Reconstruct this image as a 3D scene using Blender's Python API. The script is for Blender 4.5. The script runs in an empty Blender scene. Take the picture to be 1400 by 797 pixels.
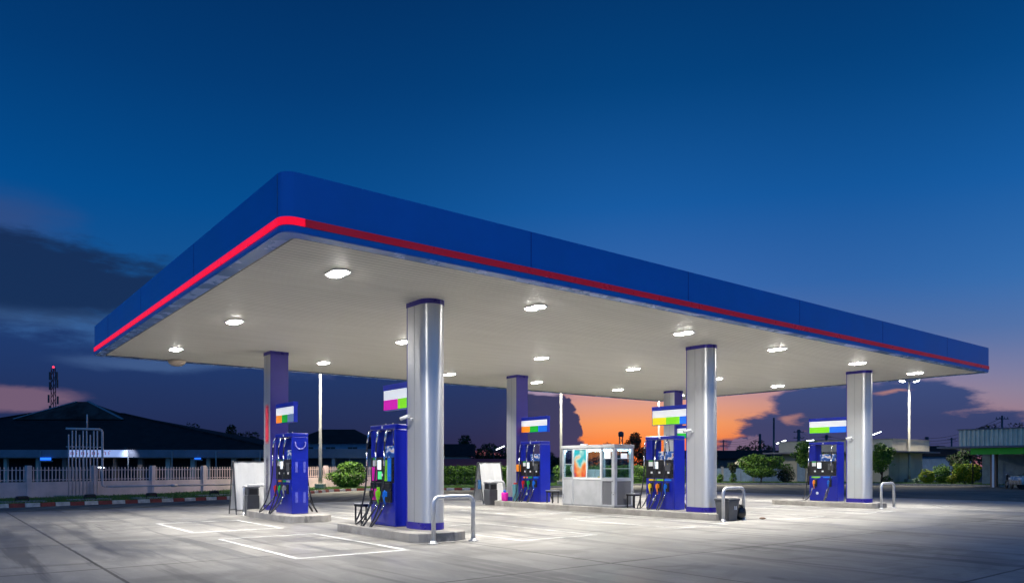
import bpy, math, random
from mathutils import Vector, Matrix
R = math.radians
sc = bpy.context.scene
COL = sc.collection
rnd = random.Random(7)

# ------------------------------------------------------------------ frame of reference
# world: camera stands at (0,0,1.55) looking along +Y.  The filling station has its own
# axes: t along the long side of the canopy, s across it (metres).
F, CX, HY, EYE = 1015.0, 700.0, 637.0, 1.55
ANG = math.atan2(.6189, .7854)
D1 = Vector((.7854, .6189, 0)); D2 = Vector((-.6189, .7854, 0))
ORG = Vector((-3.354, 11.462, 0))
def W(t, s, z=0.0):
    return ORG + D1*t + D2*s + Vector((0, 0, z))
def X(px, Y): return (px-CX)/F*Y
def Z(py, Y): return EYE + (HY-py)/F*Y

# ------------------------------------------------------------------ mesh builder
class MB:
    def __init__(s): s.v = []; s.f = []; s.m = []; s.mi = 0; s.sm = []; s.smooth = False
    def _f(s, idx):
        s.f.append(idx); s.m.append(s.mi); s.sm.append(s.smooth)
    def mat(s, i): s.mi = i; return s
    def box(s, x0, x1, y0, y1, z0, z1):
        b = len(s.v)
        for z in (z0, z1):
            s.v += [(x0, y0, z), (x1, y0, z), (x1, y1, z), (x0, y1, z)]
        for q in ((3,2,1,0),(4,5,6,7),(0,1,5,4),(1,2,6,5),(2,3,7,6),(3,0,4,7)): s._f([b+i for i in q])
        return s
    def cbox(s, c, d):
        return s.box(c[0]-d[0]/2, c[0]+d[0]/2, c[1]-d[1]/2, c[1]+d[1]/2, c[2]-d[2]/2, c[2]+d[2]/2)
    def beam(s, a, b, w, h):
        """rectangular bar from a to b"""
        a, b = Vector(a), Vector(b); d = (b-a).normalized()
        up = Vector((0,0,1)) if abs(d.z) < .95 else Vector((1,0,0))
        sd = d.cross(up).normalized(); up = sd.cross(d)
        k = len(s.v)
        for p in (a, b):
            for u, v in ((-1,-1),(1,-1),(1,1),(-1,1)): s.v.append(tuple(p+sd*u*w/2+up*v*h/2))
        for q in ((0,1,2,3),(7,6,5,4),(0,4,5,1),(1,5,6,2),(2,6,7,3),(3,7,4,0)): s._f([k+i for i in q])
        return s
    def prism(s, poly, z0, z1, caps=True):
        n = len(poly); b = len(s.v)
        s.v += [(x, y, z0) for x, y in poly] + [(x, y, z1) for x, y in poly]
        for i in range(n):
            j = (i+1) % n; s._f([b+i, b+j, b+n+j, b+n+i])
        if caps:
            sv = s.smooth; s.smooth = False
            s._f([b+i for i in reversed(range(n))]); s._f([b+n+i for i in range(n)]); s.smooth = sv
        return s
    def quad(s, a, b, c, d):
        k = len(s.v); s.v += [tuple(a), tuple(b), tuple(c), tuple(d)]; s._f([k, k+1, k+2, k+3]); return s
    def tube(s, path, r, n=8, caps=True):
        P = [Vector(p) for p in path]; m = len(P)
        rs = r if isinstance(r, (list, tuple)) else [r]*m
        k = len(s.v); sv = s.smooth; s.smooth = True
        ref = None
        for i, p in enumerate(P):
            d = (P[min(i+1, m-1)]-P[max(i-1, 0)]).normalized()
            if ref is None:
                ref = Vector((0,0,1)) if abs(d.z) < .9 else Vector((1,0,0))
            sd = d.cross(ref); 
            if sd.length < 1e-4: sd = d.cross(Vector((0,1,0)))
            sd.normalize(); up = sd.cross(d).normalized(); ref = up
            for j in range(n):
                a = 2*math.pi*j/n
                s.v.append(tuple(p + (sd*math.cos(a)+up*math.sin(a))*rs[i]))
        for i in range(m-1):
            for j in range(n):
                j2 = (j+1) % n
                s._f([k+i*n+j2, k+i*n+j, k+(i+1)*n+j, k+(i+1)*n+j2])
        s.smooth = False
        if caps:
            s._f([k+j for j in range(n)]); s._f([k+(m-1)*n+j for j in reversed(range(n))])
        s.smooth = sv; return s
    def lathe(s, prof, n=16, c=(0,0,0)):
        k = len(s.v); sv = s.smooth; s.smooth = True
        for r, z in prof:
            for j in range(n):
                a = 2*math.pi*j/n; s.v.append((c[0]+r*math.cos(a), c[1]+r*math.sin(a), c[2]+z))
        for i in range(len(prof)-1):
            for j in range(n):
                j2 = (j+1) % n; s._f([k+i*n+j, k+i*n+j2, k+(i+1)*n+j2, k+(i+1)*n+j])
        s.smooth = False
        s._f([k+j for j in reversed(range(n))]); s._f([k+(len(prof)-1)*n+j for j in range(n)])
        s.smooth = sv; return s
    def build(s, name, mats, parent=None, bevel=0.0, loc=None, rz=0.0):
        me = bpy.data.meshes.new(name)
        me.from_pydata(s.v, [], s.f)
        if not isinstance(mats, (list, tuple)): mats = [mats]
        for m in mats: me.materials.append(m)
        for p, mi, sm in zip(me.polygons, s.m, s.sm): p.material_index = min(mi, len(mats)-1); p.use_smooth = sm
        me.update()
        o = bpy.data.objects.new(name, me); COL.objects.link(o)
        if parent: o.parent = parent
        if loc is not None: o.location = loc
        if rz: o.rotation_euler = (0, 0, rz)
        if bevel:
            md = o.modifiers.new('bevel', 'BEVEL'); md.width = bevel; md.segments = 2
            md.limit_method = 'ANGLE'; md.angle_limit = R(40)
        return o

def boxes(name, m, parent, lst, bevel=0.):
    for b in lst:
        mb = MB(); mb.box(*b); mb.build(name, m, parent, bevel=bevel)
def tag(o, label=None, cat=None, group=None, kind=None):
    if label: o['label'] = label
    if cat: o['category'] = cat
    if group: o['group'] = group
    if kind: o['kind'] = kind
    return o
def thing(name, label, cat, loc=(0,0,0), rz=0.0, group=None):
    o = bpy.data.objects.new(name, None); COL.objects.link(o)
    o.empty_display_size = .2
    o.location = loc; o.rotation_euler = (0, 0, rz)
    return tag(o, label, cat, group)
def kids(o): return [c for c in bpy.data.objects if c.parent == o]
def dup(o, label=None, loc=None, rz=None, parent=None):
    c = o.copy(); COL.objects.link(c)
    if parent: c.parent = parent
    if label: c['label'] = label
    if loc is not None: c.location = loc
    if rz is not None: c.rotation_euler = (0, 0, rz)
    for ch in kids(o): dup(ch, parent=c)
    return c

# ------------------------------------------------------------------ materials
def srgb(r, g, b):
    f = lambda c: (c/255/12.92 if c/255 <= .04045 else ((c/255+.055)/1.055)**2.4)
    return (f(r), f(g), f(b))
class N:
    """small node-tree helper"""
    def __init__(s, nt): s.nt = nt
    def new(s, t, **k):
        n = s.nt.nodes.new(t)
        for a, v in k.items(): setattr(n, a, v)
        return n
    def link(s, a, b): s.nt.links.new(a, b)
    def val(s, sock, v):
        if isinstance(v, (int, float)): sock.default_value = v
        elif isinstance(v, (tuple, list, Vector)): sock.default_value = v
        else: s.link(v, sock)
    def math(s, op, a, b=None, c=None, clamp=False):
        n = s.new('ShaderNodeMath', operation=op); n.use_clamp = clamp
        s.val(n.inputs[0], a)
        if b is not None: s.val(n.inputs[1], b)
        if c is not None: s.val(n.inputs[2], c)
        return n.outputs[0]
    def vmath(s, op, a, b=None):
        n = s.new('ShaderNodeVectorMath', operation=op); s.val(n.inputs[0], a)
        if b is not None: s.val(n.inputs[1], b)
        return n.outputs['Value'] if op in ('LENGTH', 'DOT_PRODUCT') else n.outputs[0]
    def noise(s, vec, scale, detail=3, rough=.5, dist=0):
        n = s.new('ShaderNodeTexNoise'); s.val(n.inputs['Vector'], vec)
        n.inputs['Scale'].default_value = scale; n.inputs['Detail'].default_value = detail
        n.inputs['Roughness'].default_value = rough; n.inputs['Distortion'].default_value = dist
        return n
    def mapr(s, v, a, b, c=0., d=1., smooth=True):
        n = s.new('ShaderNodeMapRange'); n.interpolation_type = 'SMOOTHSTEP' if smooth else 'LINEAR'
        s.val(n.inputs[0], v); n.inputs[1].default_value = a; n.inputs[2].default_value = b
        n.inputs[3].default_value = c; n.inputs[4].default_value = d
        return n.outputs[0]
    def mix(s, f, a, b, blend='MIX'):
        n = s.new('ShaderNodeMix', data_type='RGBA', blend_type=blend)
        s.val(n.inputs[0], f)
        for i, v in ((6, a), (7, b)):
            if isinstance(v, (tuple, list)) and len(v) == 3: v = (*v, 1)
            s.val(n.inputs[i], v)
        return n.outputs[2]
    def ramp(s, v, stops, interp='LINEAR'):
        n = s.new('ShaderNodeValToRGB'); s.val(n.inputs[0], v); cr = n.color_ramp; cr.interpolation = interp
        while len(cr.elements) < len(stops): cr.elements.new(.5)
        for e, (p, c) in zip(cr.elements, stops): e.position = p; e.color = (*c, 1)
        return n.outputs[0]
    def mapping(s, vec, scale=(1,1,1), loc=(0,0,0), rot=(0,0,0)):
        n = s.new('ShaderNodeMapping'); s.val(n.inputs[0], vec)
        n.inputs['Scale'].default_value = scale; n.inputs['Location'].default_value = loc; n.inputs['Rotation'].default_value = rot
        return n.outputs[0]

def mat(name, col, rough=.5, metal=0., var=.12, vscale=3., bump=0., bscale=40., emit=None, estr=0., coat=0., spec=.5, rvar=.1):
    m = bpy.data.materials.new(name); m.use_nodes = True
    n = N(m.node_tree); b = m.node_tree.nodes['Principled BSDF']
    tc = n.new('ShaderNodeTexCoord').outputs['Object']
    nz = n.noise(tc, vscale, 5, .6)
    lo = tuple(c*(1-var) for c in col); hi = tuple(min(1, c*(1+var)) for c in col)
    n.link(n.mix(n.mapr(nz.outputs[0], .3, .7), lo, hi), b.inputs['Base Color'])
    n.link(n.mapr(nz.outputs[0], .3, .7, max(0, rough-rvar), min(1, rough+rvar)), b.inputs['Roughness'])
    b.inputs['Metallic'].default_value = metal
    b.inputs['Specular IOR Level'].default_value = spec
    b.inputs['Coat Weight'].default_value = coat; b.inputs['Coat Roughness'].default_value = .12
    if bump:
        bp = n.new('ShaderNodeBump'); bp.inputs['Strength'].default_value = bump; bp.inputs['Distance'].default_value = .01
        n.link(n.noise(tc, bscale, 4).outputs[0], bp.inputs['Height']); n.link(bp.outputs[0], b.inputs['Normal'])
    if emit:
        b.inputs['Emission Color'].default_value = (*emit, 1); b.inputs['Emission Strength'].default_value = estr
    return m

M = {}
ANISO = .25
M['blue'] = mat('blue_paint', (.004, .012, .30), .30, var=.05, coat=.3, rvar=.02)
M['fascia'] = mat('fascia_blue', (.001, .23, .66), .38, var=.06, vscale=.7, coat=.2, rvar=.03)
M['casing'] = mat('sign_casing_blue', (.006, .03, .55), .4)
M['purple'] = mat('violet_panel', (.055, .045, .33), .35, var=.04, rvar=.02)
M['band'] = mat('indigo_band', (.02, .012, .26), .35)
M['silver'] = mat('silver_cladding', (.56, .57, .585), .25, metal=.55, var=.015, vscale=.8, rvar=.0)
def brushed(m, amt, rot):
    n = N(m.node_tree); b = m.node_tree.nodes['Principled BSDF']
    t = n.new('ShaderNodeTangent'); t.direction_type = 'RADIAL'; t.axis = 'Z'
    n.link(t.outputs[0], b.inputs['Tangent']); b.inputs['Anisotropic'].default_value = amt; b.inputs['Anisotropic Rotation'].default_value = rot
M['silver'] = mat('silver_cladding', (.58, .59, .605), .33, metal=.66, var=.015, vscale=.8, rvar=0.); brushed(M['silver'], .78, ANISO)
M['steel'] = mat('galvanised_steel', (.62, .63, .65), .32, metal=.6, var=.06, vscale=6, rvar=.03)
M['black'] = mat('black_plastic', (.012, .012, .014), .35)
M['rubber'] = mat('black_rubber', (.022, .022, .024), .35)
M['chrome'] = mat('chrome', (.75, .76, .78), .22, metal=1, var=.03, rvar=.02)
M['dgrey'] = mat('dark_grey_plastic', (.07, .075, .085), .45)
M['mgrey'] = mat('mid_grey_plastic', (.22, .23, .25), .45)
M['white'] = mat('white_plastic', (.75, .76, .77), .4, var=.04)
M['red'] = mat('red_plastic', (.65, .02, .02), .4)
M['green'] = mat('green_plastic', (.01, .33, .07), .4)
M['lime'] = mat('lime_plastic', (.22, .65, .02), .4)
M['yellow'] = mat('yellow_plastic', (.85, .62, .01), .4)
M['orange'] = mat('orange_plastic', (.85, .24, .01), .4)
M['azure'] = mat('azure_plastic', (.01, .16, .70), .4)
M['magenta'] = mat('magenta_plastic', (.75, .01, .40), .4)
M['greyblue'] = mat('grey_blue_plastic', (.22, .27, .36), .4)
M['pinkplastic'] = mat('pink_plastic', (.9, .02, .5), .4, emit=(1, .02, .5), estr=.0)
M['teal'] = mat('clear_teal_plastic', (.10, .25, .30), .2)
def lit(name, c, s): return mat(name, c, .4, emit=c, estr=s, var=.03)
for k, c, s in (('s_white', (.85, .88, .9), .55), ('s_orange', (.95, .26, .01), .45), ('s_green', (.01, .40, .03), .5), ('s_lime', (.22, .75, .01), .5),
             ('s_yellow', (.95, .80, .01), .5), ('s_blue', (.01, .15, .80), .5), ('s_magenta', (.75, .01, .45), .5), ('s_greyblue', (.16, .25, .42), .4)):
    M[k] = lit('lit_sign_'+k[2:], c, s)
M['screen'] = lit('lit_screen', (.75, .82, .88), .8)
M['screen_green'] = lit('lit_green_screen', (.1, .75, .25), .5)
M['lens'] = mat('lamp_lens', (1, 1, 1), .4, emit=(1, .965, .90), estr=100., var=0)
M['stripe_lit'] = mat('lit_red_stripe', (.8, .01, .02), .35, emit=(1, .0, .022), estr=.9, var=.02)
M['stripe'] = mat('red_stripe', (.70, .008, .014), .35, var=.06, emit=(1, .002, .016), estr=.13)  # unlit stripe, weak emission added to brighten it
M['soffit'] = mat('soffit_blue', (.16, .30, .70), .25, var=.15, vscale=1.5)
M['plaster_pink'] = mat('pink_tinted_wall', (.74, .54, .50), .75, var=.12, vscale=1.2, bump=.2)  # pink cast of red light is put into the base colour
M['cream'] = mat('cream_wall', (.45, .415, .32), .75, var=.1, vscale=1., bump=.2)
M['greywall'] = mat('grey_wall', (.30, .29, .27), .8, var=.12, vscale=1.)
M['darkroof'] = mat('dark_roof', (.030, .026, .026), .9, var=.3, vscale=1.5, spec=.1)
M['maroon'] = mat('maroon_roof', (.17, .04, .055), .7, var=.2, vscale=1.)
M['whiteband'] = mat('white_fascia_board', (.18, .17, .19), .8, var=.15, vscale=.8)
M['brown'] = mat('brown_column', (.20, .13, .09), .7)
M['darkwall'] = mat('dark_interior_wall', (.06, .07, .075), .8, var=.2)
M['tealwall'] = mat('blue_grey_wall', (.20, .28, .36), .8, var=.15)
M['kerb_white'] = mat('kerb_white_paint', (.62, .58, .52), .75, var=.25, vscale=5, bump=.3)
M['kerb_red'] = mat('kerb_red_paint', (.32, .06, .045), .75, var=.25, vscale=5, bump=.3)
M['kerb_grey'] = mat('kerb_concrete', (.32, .30, .26), .8, var=.2, vscale=4, bump=.3)
M['bark'] = mat('bark', (.07, .05, .035), .9, var=.3, vscale=8)
M['leaf1'] = mat('leaf_mid', (.075, .17, .014), .75, var=.3, vscale=2)
M['leaf2'] = mat('leaf_dark', (.03, .085, .012), .75, var=.3, vscale=2)
M['leaf3'] = mat('leaf_light', (.10, .20, .014), .75, var=.3, vscale=2, spec=.2)
M['leafy'] = mat('leaf_yellow', (.30, .30, .014), .75, spec=.2, var=.3, vscale=2)
M['leafd'] = mat('leaf_blackish', (.018, .03, .014), .7, var=.3, vscale=2)
M['grass'] = mat('grass_soil', (.03, .075, .01), .85, var=.4, vscale=6, bump=.6, bscale=60)
M['blade'] = mat('grass_blade', (.075, .17, .016), .6, var=.3)
M['earth'] = mat('earth', (.045, .05, .035), .9, var=.3, vscale=.1)
M['greenfascia'] = mat('green_fascia', (.03, .26, .02), .6, emit=(.03, .42, .01), estr=.06)
M['lamp_white'] = mat('street_lamp_lens', (1, 1, 1), .4, emit=(.95, .97, 1), estr=30., var=0)
M['tube_white'] = mat('tube_light', (1, 1, 1), .4, emit=(.9, .95, 1), estr=6., var=0)
M['cyan_tube'] = mat('booth_tube', (1, 1, 1), .4, emit=(.75, .95, 1), estr=70., var=0)
M['bluescreen'] = lit('blue_sign_light', (.02, .16, 1.), 1.6)
M['red_beacon'] = lit('red_beacon', (1, .03, .06), 3.)
M['carpaint'] = mat('car_paint', (.42, .40, .38), .25, metal=.4, coat=.6)
M['carglass'] = mat('car_glass', (.01, .012, .014), .08)
M['poletan'] = mat('lamp_post_paint', (.30, .29, .26), .4, metal=.3)
M['ledblue'] = lit('cool_lamp', (.5, .8, 1.), 6.)
M['signlit'] = mat('lit_sign_face', (.62, .66, .78), .5, emit=(.45, .58, 1.), estr=.55, var=.12, vscale=1.2)
M['letter_red'] = mat('red_letters', (.55, .02, .06), .5, emit=(.8, .02, .08), estr=.12)
M['woodtan'] = mat('ceiling_board', (.40, .37, .33), .7)

def glass_mat(name, tint=(.75, .85, .88), gloss=.12):
    m = bpy.data.materials.new(name); m.use_nodes = True; n = N(m.node_tree); n.nt.nodes.clear()
    out = n.new('ShaderNodeOutputMaterial'); tr = n.new('ShaderNodeBsdfTransparent'); gl = n.new('ShaderNodeBsdfGlossy')
    tr.inputs[0].default_value = (*tint, 1); gl.inputs['Roughness'].default_value = .06
    fr = n.new('ShaderNodeLayerWeight'); fr.inputs[0].default_value = .5
    mx = n.new('ShaderNodeMixShader'); n.link(n.math('MULTIPLY_ADD', n.math('POWER', fr.outputs['Facing'], 4.), .6, .04), mx.inputs[0])
    n.link(tr.outputs[0], mx.inputs[1]); n.link(gl.outputs[0], mx.inputs[2]); n.link(mx.outputs[0], out.inputs[0])
    return m
M['glass'] = glass_mat('window_glass')

def concrete(name, base, joints=None, lanes=False, rough=.5, spec=.5):
    m = bpy.data.materials.new(name); m.use_nodes = True; n = N(m.node_tree); b = n.nt.nodes['Principled BSDF']
    tc = n.new('ShaderNodeTexCoord').outputs['Object']
    big = n.noise(n.mapping(tc, (1, .55, 1)), .32, 5, .6, .6).outputs[0]
    mid = n.noise(n.mapping(tc, (1.6, .5, 1)), 1.3, 6, .62, .4).outputs[0]
    fine = n.noise(tc, 22, 5, .7).outputs[0]
    wear = n.noise(n.mapping(tc, (.6, 1.4, 1), (4, 9, 0)), .55, 4, .55, 1.2).outputs[0]
    c = n.mix(n.mapr(big, .38, .62), tuple(x*.70 for x in base), tuple(x*1.18 for x in base))
    c = n.mix(n.math('MULTIPLY', n.mapr(mid, .46, .66), .6), c, tuple(x*1.55 for x in base))
    c = n.mix(n.math('MULTIPLY', n.mapr(wear, .50, .64), .5), c, tuple(x*.42 for x in base))
    c = n.mix(n.math('MULTIPLY', fine, .32), c, tuple(x*.55 for x in base))
    # tyre marks, oil drips
    tyre = n.noise(n.mapping(tc, (2.2, .12, 1), (2, 3, 0)), .9, 4, .6, .3).outputs[0]
    c = n.mix(n.math('MULTIPLY', n.mapr(tyre, .52, .62), .55), c, (.055, .058, .065))
    drip = n.new('ShaderNodeTexVoronoi'); n.link(n.mapping(tc, (.9, .8, 1)), drip.inputs['Vector']); drip.inputs['Scale'].default_value = 1.1
    d = n.math('MULTIPLY', n.mapr(drip.outputs['Distance'], .16, .05), n.mapr(n.noise(tc, .5, 2).outputs[0], .5, .6))
    c = n.mix(n.math('MULTIPLY', d, .45), c, (.04, .04, .042))
    h = n.math('MULTIPLY', fine, .35)
    if joints:
        sep = n.new('ShaderNodeSeparateXYZ'); n.link(tc, sep.inputs[0])
        wob = n.math('MULTIPLY', n.math('SUBTRACT', n.noise(tc, 3, 3).outputs[0], .5), .035)
        lines = None
        for ax, (per, off) in zip(('X', 'Y'), joints):
            v = n.math('ADD', sep.outputs[ax], wob)
            v = n.math('DIVIDE', n.math('SUBTRACT', v, off), per)
            f = n.math('MULTIPLY', n.math('ABSOLUTE', n.math('SUBTRACT', n.math('FRACT', n.math('ADD', v, .5)), .5)), per)
            l = n.mapr(f, .034, .014)
            lines = l if lines is None else n.math('MAXIMUM', lines, l)
            # slab to slab tone
        slab = n.new('ShaderNodeTexWhiteNoise', noise_dimensions='2D')
        cell = n.vmath('FLOOR', n.mapping(tc, (1/joints[0][0], 1/joints[1][0], 0), (-joints[0][1]/joints[0][0], -joints[1][1]/joints[1][0], 0)))
        n.link(cell, slab.inputs['Vector'])
        c = n.mix(n.mapr(slab.outputs[0], 0, 1, 0, .30), c, tuple(x*.66 for x in base))
        c = n.mix(n.math('MULTIPLY', lines, .8), c, (.035, .033, .03))
        h = n.math('SUBTRACT', h, lines)
    n.link(c, b.inputs['Base Color'])
    n.link(n.math('ADD', n.mapr(big, .36, .64, rough-.17, rough+.12), n.math('MULTIPLY', fine, .08)), b.inputs['Roughness'])
    b.inputs['Specular IOR Level'].default_value = spec
    bp = n.new('ShaderNodeBump'); bp.inputs['Strength'].default_value = .35; bp.inputs['Distance'].default_value = .008
    n.link(h, bp.inputs['Height']); n.link(bp.outputs[0], b.inputs['Normal'])
    return m
M['concrete'] = concrete('forecourt_concrete', (.31, .30, .28), ((6.5, -2.36), (4.3, -2.72)), rough=.48, spec=.35)
M['road'] = concrete('road_concrete', (.24, .225, .19), ((7.5, 1.), (6.2, 2.)), rough=.85, spec=.12)
M['island'] = concrete('island_concrete', (.36, .34, .31), rough=.6)

def paint_mat(lo=.42, hi=.68):
    m = bpy.data.materials.new('road_paint'); m.use_nodes = True; n = N(m.node_tree); b = n.nt.nodes['Principled BSDF']
    tc = n.new('ShaderNodeTexCoord').outputs['Object']
    w = n.mapr(n.noise(tc, 2.2, 7, .7).outputs[0], lo, hi)
    n.link(n.mix(w, (.80, .80, .78), (.36, .36, .35)), b.inputs['Base Color']); b.inputs['Roughness'].default_value = .55
    return m
M['paint'] = paint_mat(); M['paint_worn'] = paint_mat(.30, .62)

def ceiling_mat():
    m = bpy.data.materials.new('ribbed_ceiling'); m.use_nodes = True; n = N(m.node_tree); b = n.nt.nodes['Principled BSDF']
    tc = n.new('ShaderNodeTexCoord').outputs['Object']
    sep = n.new('ShaderNodeSeparateXYZ'); n.link(tc, sep.inputs[0])
    fr = n.math('FRACT', n.math('DIVIDE', sep.outputs['Y'], .15))
    gr = n.math('MULTIPLY', n.mapr(fr, 0, .12), n.mapr(fr, 1., .88))
    nz = n.noise(n.mapping(tc, (.25, 2, 1)), 2.0, 4).outputs[0]
    c = n.mix(n.mapr(nz, .3, .7), (.78, .755, .69), (.84, .815, .75))
    n.link(n.mix(gr, (.38, .37, .34), c), b.inputs['Base Color'])
    b.inputs['Roughness'].default_value = .5; b.inputs['Specular IOR Level'].default_value = .15
    bp = n.new('ShaderNodeBump'); bp.inputs['Strength'].default_value = .6; bp.inputs['Distance'].default_value = .014
    n.link(n.math('ADD', gr, n.math('MULTIPLY', nz, .6)), bp.inputs['Height']); n.link(bp.outputs[0], b.inputs['Normal'])
    return m
M['ceiling'] = ceiling_mat()

def corrugated(name, col, per=.3, axis='Y'):
    m = bpy.data.materials.new(name); m.use_nodes = True; n = N(m.node_tree); b = n.nt.nodes['Principled BSDF']
    tc = n.new('ShaderNodeTexCoord').outputs['Object']
    nz = n.noise(tc, 1.5, 5).outputs[0]
    n.link(n.mix(n.mapr(nz, .3, .7), tuple(c*.85 for c in col), tuple(c*1.1 for c in col)), b.inputs['Base Color'])
    b.inputs['Roughness'].default_value = .5
    return m
M['corr'] = corrugated('corrugated_sheet', (.80, .72, .52))

def poster_mat():
    m = bpy.data.materials.new('poster_print'); m.use_nodes = True; n = N(m.node_tree); b = n.nt.nodes['Principled BSDF']
    tc = n.new('ShaderNodeTexCoord').outputs['Object']
    nz = n.noise(n.mapping(tc, (1, 1, 1), (3.1, .4, 1.7)), 3.2, 1, .4, .0)
    sep = n.new('ShaderNodeSeparateXYZ'); n.link(tc, sep.inputs[0])
    v = n.math('ADD', n.math('MULTIPLY', n.math('SUBTRACT', nz.outputs[0], .5), 1.3), n.mapr(sep.outputs['Z'], .95, 1.95, .15, .84, False))
    c = n.ramp(v, [(0, srgb(70, 85, 140)), (.2, srgb(190, 70, 30)), (.4, srgb(200, 140, 80)), (.56, srgb(150, 180, 170)), (.72, srgb(40, 140, 150)), (.9, srgb(10, 150, 160))])
    n.link(c, b.inputs['Base Color']); n.link(c, b.inputs['Emission Color']); b.inputs['Emission Strength'].default_value = .08
    b.inputs['Roughness'].default_value = .3
    return m
M['poster'] = poster_mat()
def advert_mat(name, seed):
    m = bpy.data.materials.new(name); m.use_nodes = True; n = N(m.node_tree); b = n.nt.nodes['Principled BSDF']
    tc = n.new('ShaderNodeTexCoord').outputs['Object']
    nz = n.noise(n.mapping(tc, (1, 1, 1), (seed, seed*.3, 0)), 9, 3, .5, .3).outputs[0]
    c = n.ramp(nz, [(.3, srgb(15, 50, 120)), (.5, srgb(30, 90, 170)), (.58, srgb(200, 205, 215)), (.68, srgb(200, 150, 110)), (.76, srgb(30, 60, 130))])
    n.link(c, b.inputs['Base Color']); n.link(c, b.inputs['Emission Color']); b.inputs['Emission Strength'].default_value = .2
    return m
M['advert'] = advert_mat('advert_print', 2.3)
M['advert2'] = advert_mat('advert_print_pale', 7.7)

# ------------------------------------------------------------------ ground, road, verge
def struct(name, mb, m, **k):
    o = mb.build(name, m, **k); o['kind'] = 'structure'; return o
mb = MB(); mb.box(-900, 900, -300, 1500, -.6, -.02); struct('ground', mb, M['earth'])
# road apron reaches to the verge kerb; forecourt slab lies on it
KERB = [(-34, 10.), (-24.5, 21.2), (-19.04, 27.6), (-15.96, 31.15), (-13.1, 35.), (-11.7, 40.5), (-11.0, 45.), (-9.8, 47.2), (-7, 47.7), (-2.4, 48.4), (3.2, 53.5), (10, 60), (16, 63), (21.8, 63.2), (29.2, 61.8), (34.5, 58.6), (37.6, 54), (46, 45), (60, 34)]
poly = KERB + [(70, -45), (-50, -45)]
mb = MB(); mb.prism(poly[::-1], -.3, -.008)
struct('road', mb, M['road'])
mb = MB(); mb.box(-16, 33, -18, 19, -.2, 0.0)
struct('forecourt', mb, M['concrete'], loc=ORG, rz=ANG)
# painted boxes beside each island
mb = MB()
def prect(t0, t1, s0, s1, w=.09):
    z0, z1 = .001, .004
    mb.box(t0, t0+w, s0, s1, z0, z1); mb.box(t1-w, t1, s0, s1, z0, z1)
    mb.box(t0+w, t1-w, s0, s0+w, z0, z1); mb.box(t0+w, t1-w, s1-w, s1, z0, z1)
for i0 in (3.25, 13.1, 22.65):
    for a in (i0-2.87, i0+2.0):
        mb.mi = 0 if a < 1 else 1
        prect(a, a+2.2, .9, 5.2); prect(a, a+2.2, 7.1, 10.6)
struct('road_marking', mb, [M['paint'], M['paint_worn']], loc=ORG, rz=ANG)

# kerb: alternating painted blocks on the left verge, plain beyond
def resample(pts, step):
    P = [Vector((x, y, 0)) for x, y in pts]; out = [P[0]]; acc = 0
    for a, b in zip(P, P[1:]):
        L = (b-a).length; d = (b-a)/L; pos = step-acc
        while pos <= L: out.append(a+d*pos); pos += step
        acc = L-(pos-step)
    return out
kp = resample(KERB, .52)
mb = MB()
for i, (a, b) in enumerate(zip(kp, kp[1:])):
    mb.mat((i % 2) if a.y < 49 and a.x < -1 else 2)
    d = (b-a).normalized(); nrm = Vector((-d.y, d.x, 0))
    g = .01
    q = [a+d*g, b-d*g, b-d*g+nrm*.2, a+d*g+nrm*.2]
    k = len(mb.v)
    mb.v += [(p.x, p.y, -.05) for p in q] + [(p.x+(nrm.x*.03 if j < 2 else 0), p.y+(nrm.y*.03 if j < 2 else 0), .14) for j, p in enumerate(q)]
    for f in ((3,2,1,0),(4,5,6,7),(0,1,5,4),(1,2,6,5),(2,3,7,6),(3,0,4,7)): mb._f([k+x for x in f])
struct('kerb', mb, [M['kerb_white'], M['kerb_red'], M['kerb_grey']])
# verge soil behind the kerb
mb = MB()
inner = []
P = [Vector((x, y, 0)) for x, y in KERB]
for i, p in enumerate(P):
    d = (P[min(i+1, len(P)-1)]-P[max(i-1, 0)]).normalized(); n_ = Vector((-d.y, d.x, 0))
    inner.append((p+n_*.16, p+n_*6.2))
for (a, b), (c, d) in zip(inner, inner[1:]):
    mb.quad((a.x, a.y, .10), (c.x, c.y, .10), (d.x, d.y, .12), (b.x, b.y, .12))
struct('verge', mb, M['grass'])
# far yards
mb = MB(); mb.quad((-120, 30, .004), (-16, 56, .004), (-16, 110, .004), (-120, 110, .004))
struct('yard', mb, M['road'])
# grass blades over the verge
mb = MB()
g = random.Random(3)
segs = list(zip(inner, inner[1:]))
for (a, b), (c, d) in segs:
    area = ((c-a).length)*6
    if a.y < 15 or a.x > 36: continue
    for k in range(int(area*70)):
        u, v = g.random(), g.random()**1.2
        p = a.lerp(c, u).lerp(b.lerp(d, u), v)
        h = g.uniform(.04, .11); an = g.uniform(0, 6.28); w = .02
        dx, dy = math.cos(an)*w, math.sin(an)*w; lx, ly = g.uniform(-.04, .04), g.uniform(-.04, .04)
        i = len(mb.v); mb.v += [(p.x-dx, p.y-dy, .10), (p.x+dx, p.y+dy, .10), (p.x+lx, p.y+ly, .11+h)]; mb._f([i, i+1, i+2])
o = mb.build('grass', M['blade']); tag(o, 'short green grass covering the verge behind the painted kerb', 'grass', kind='stuff')

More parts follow.
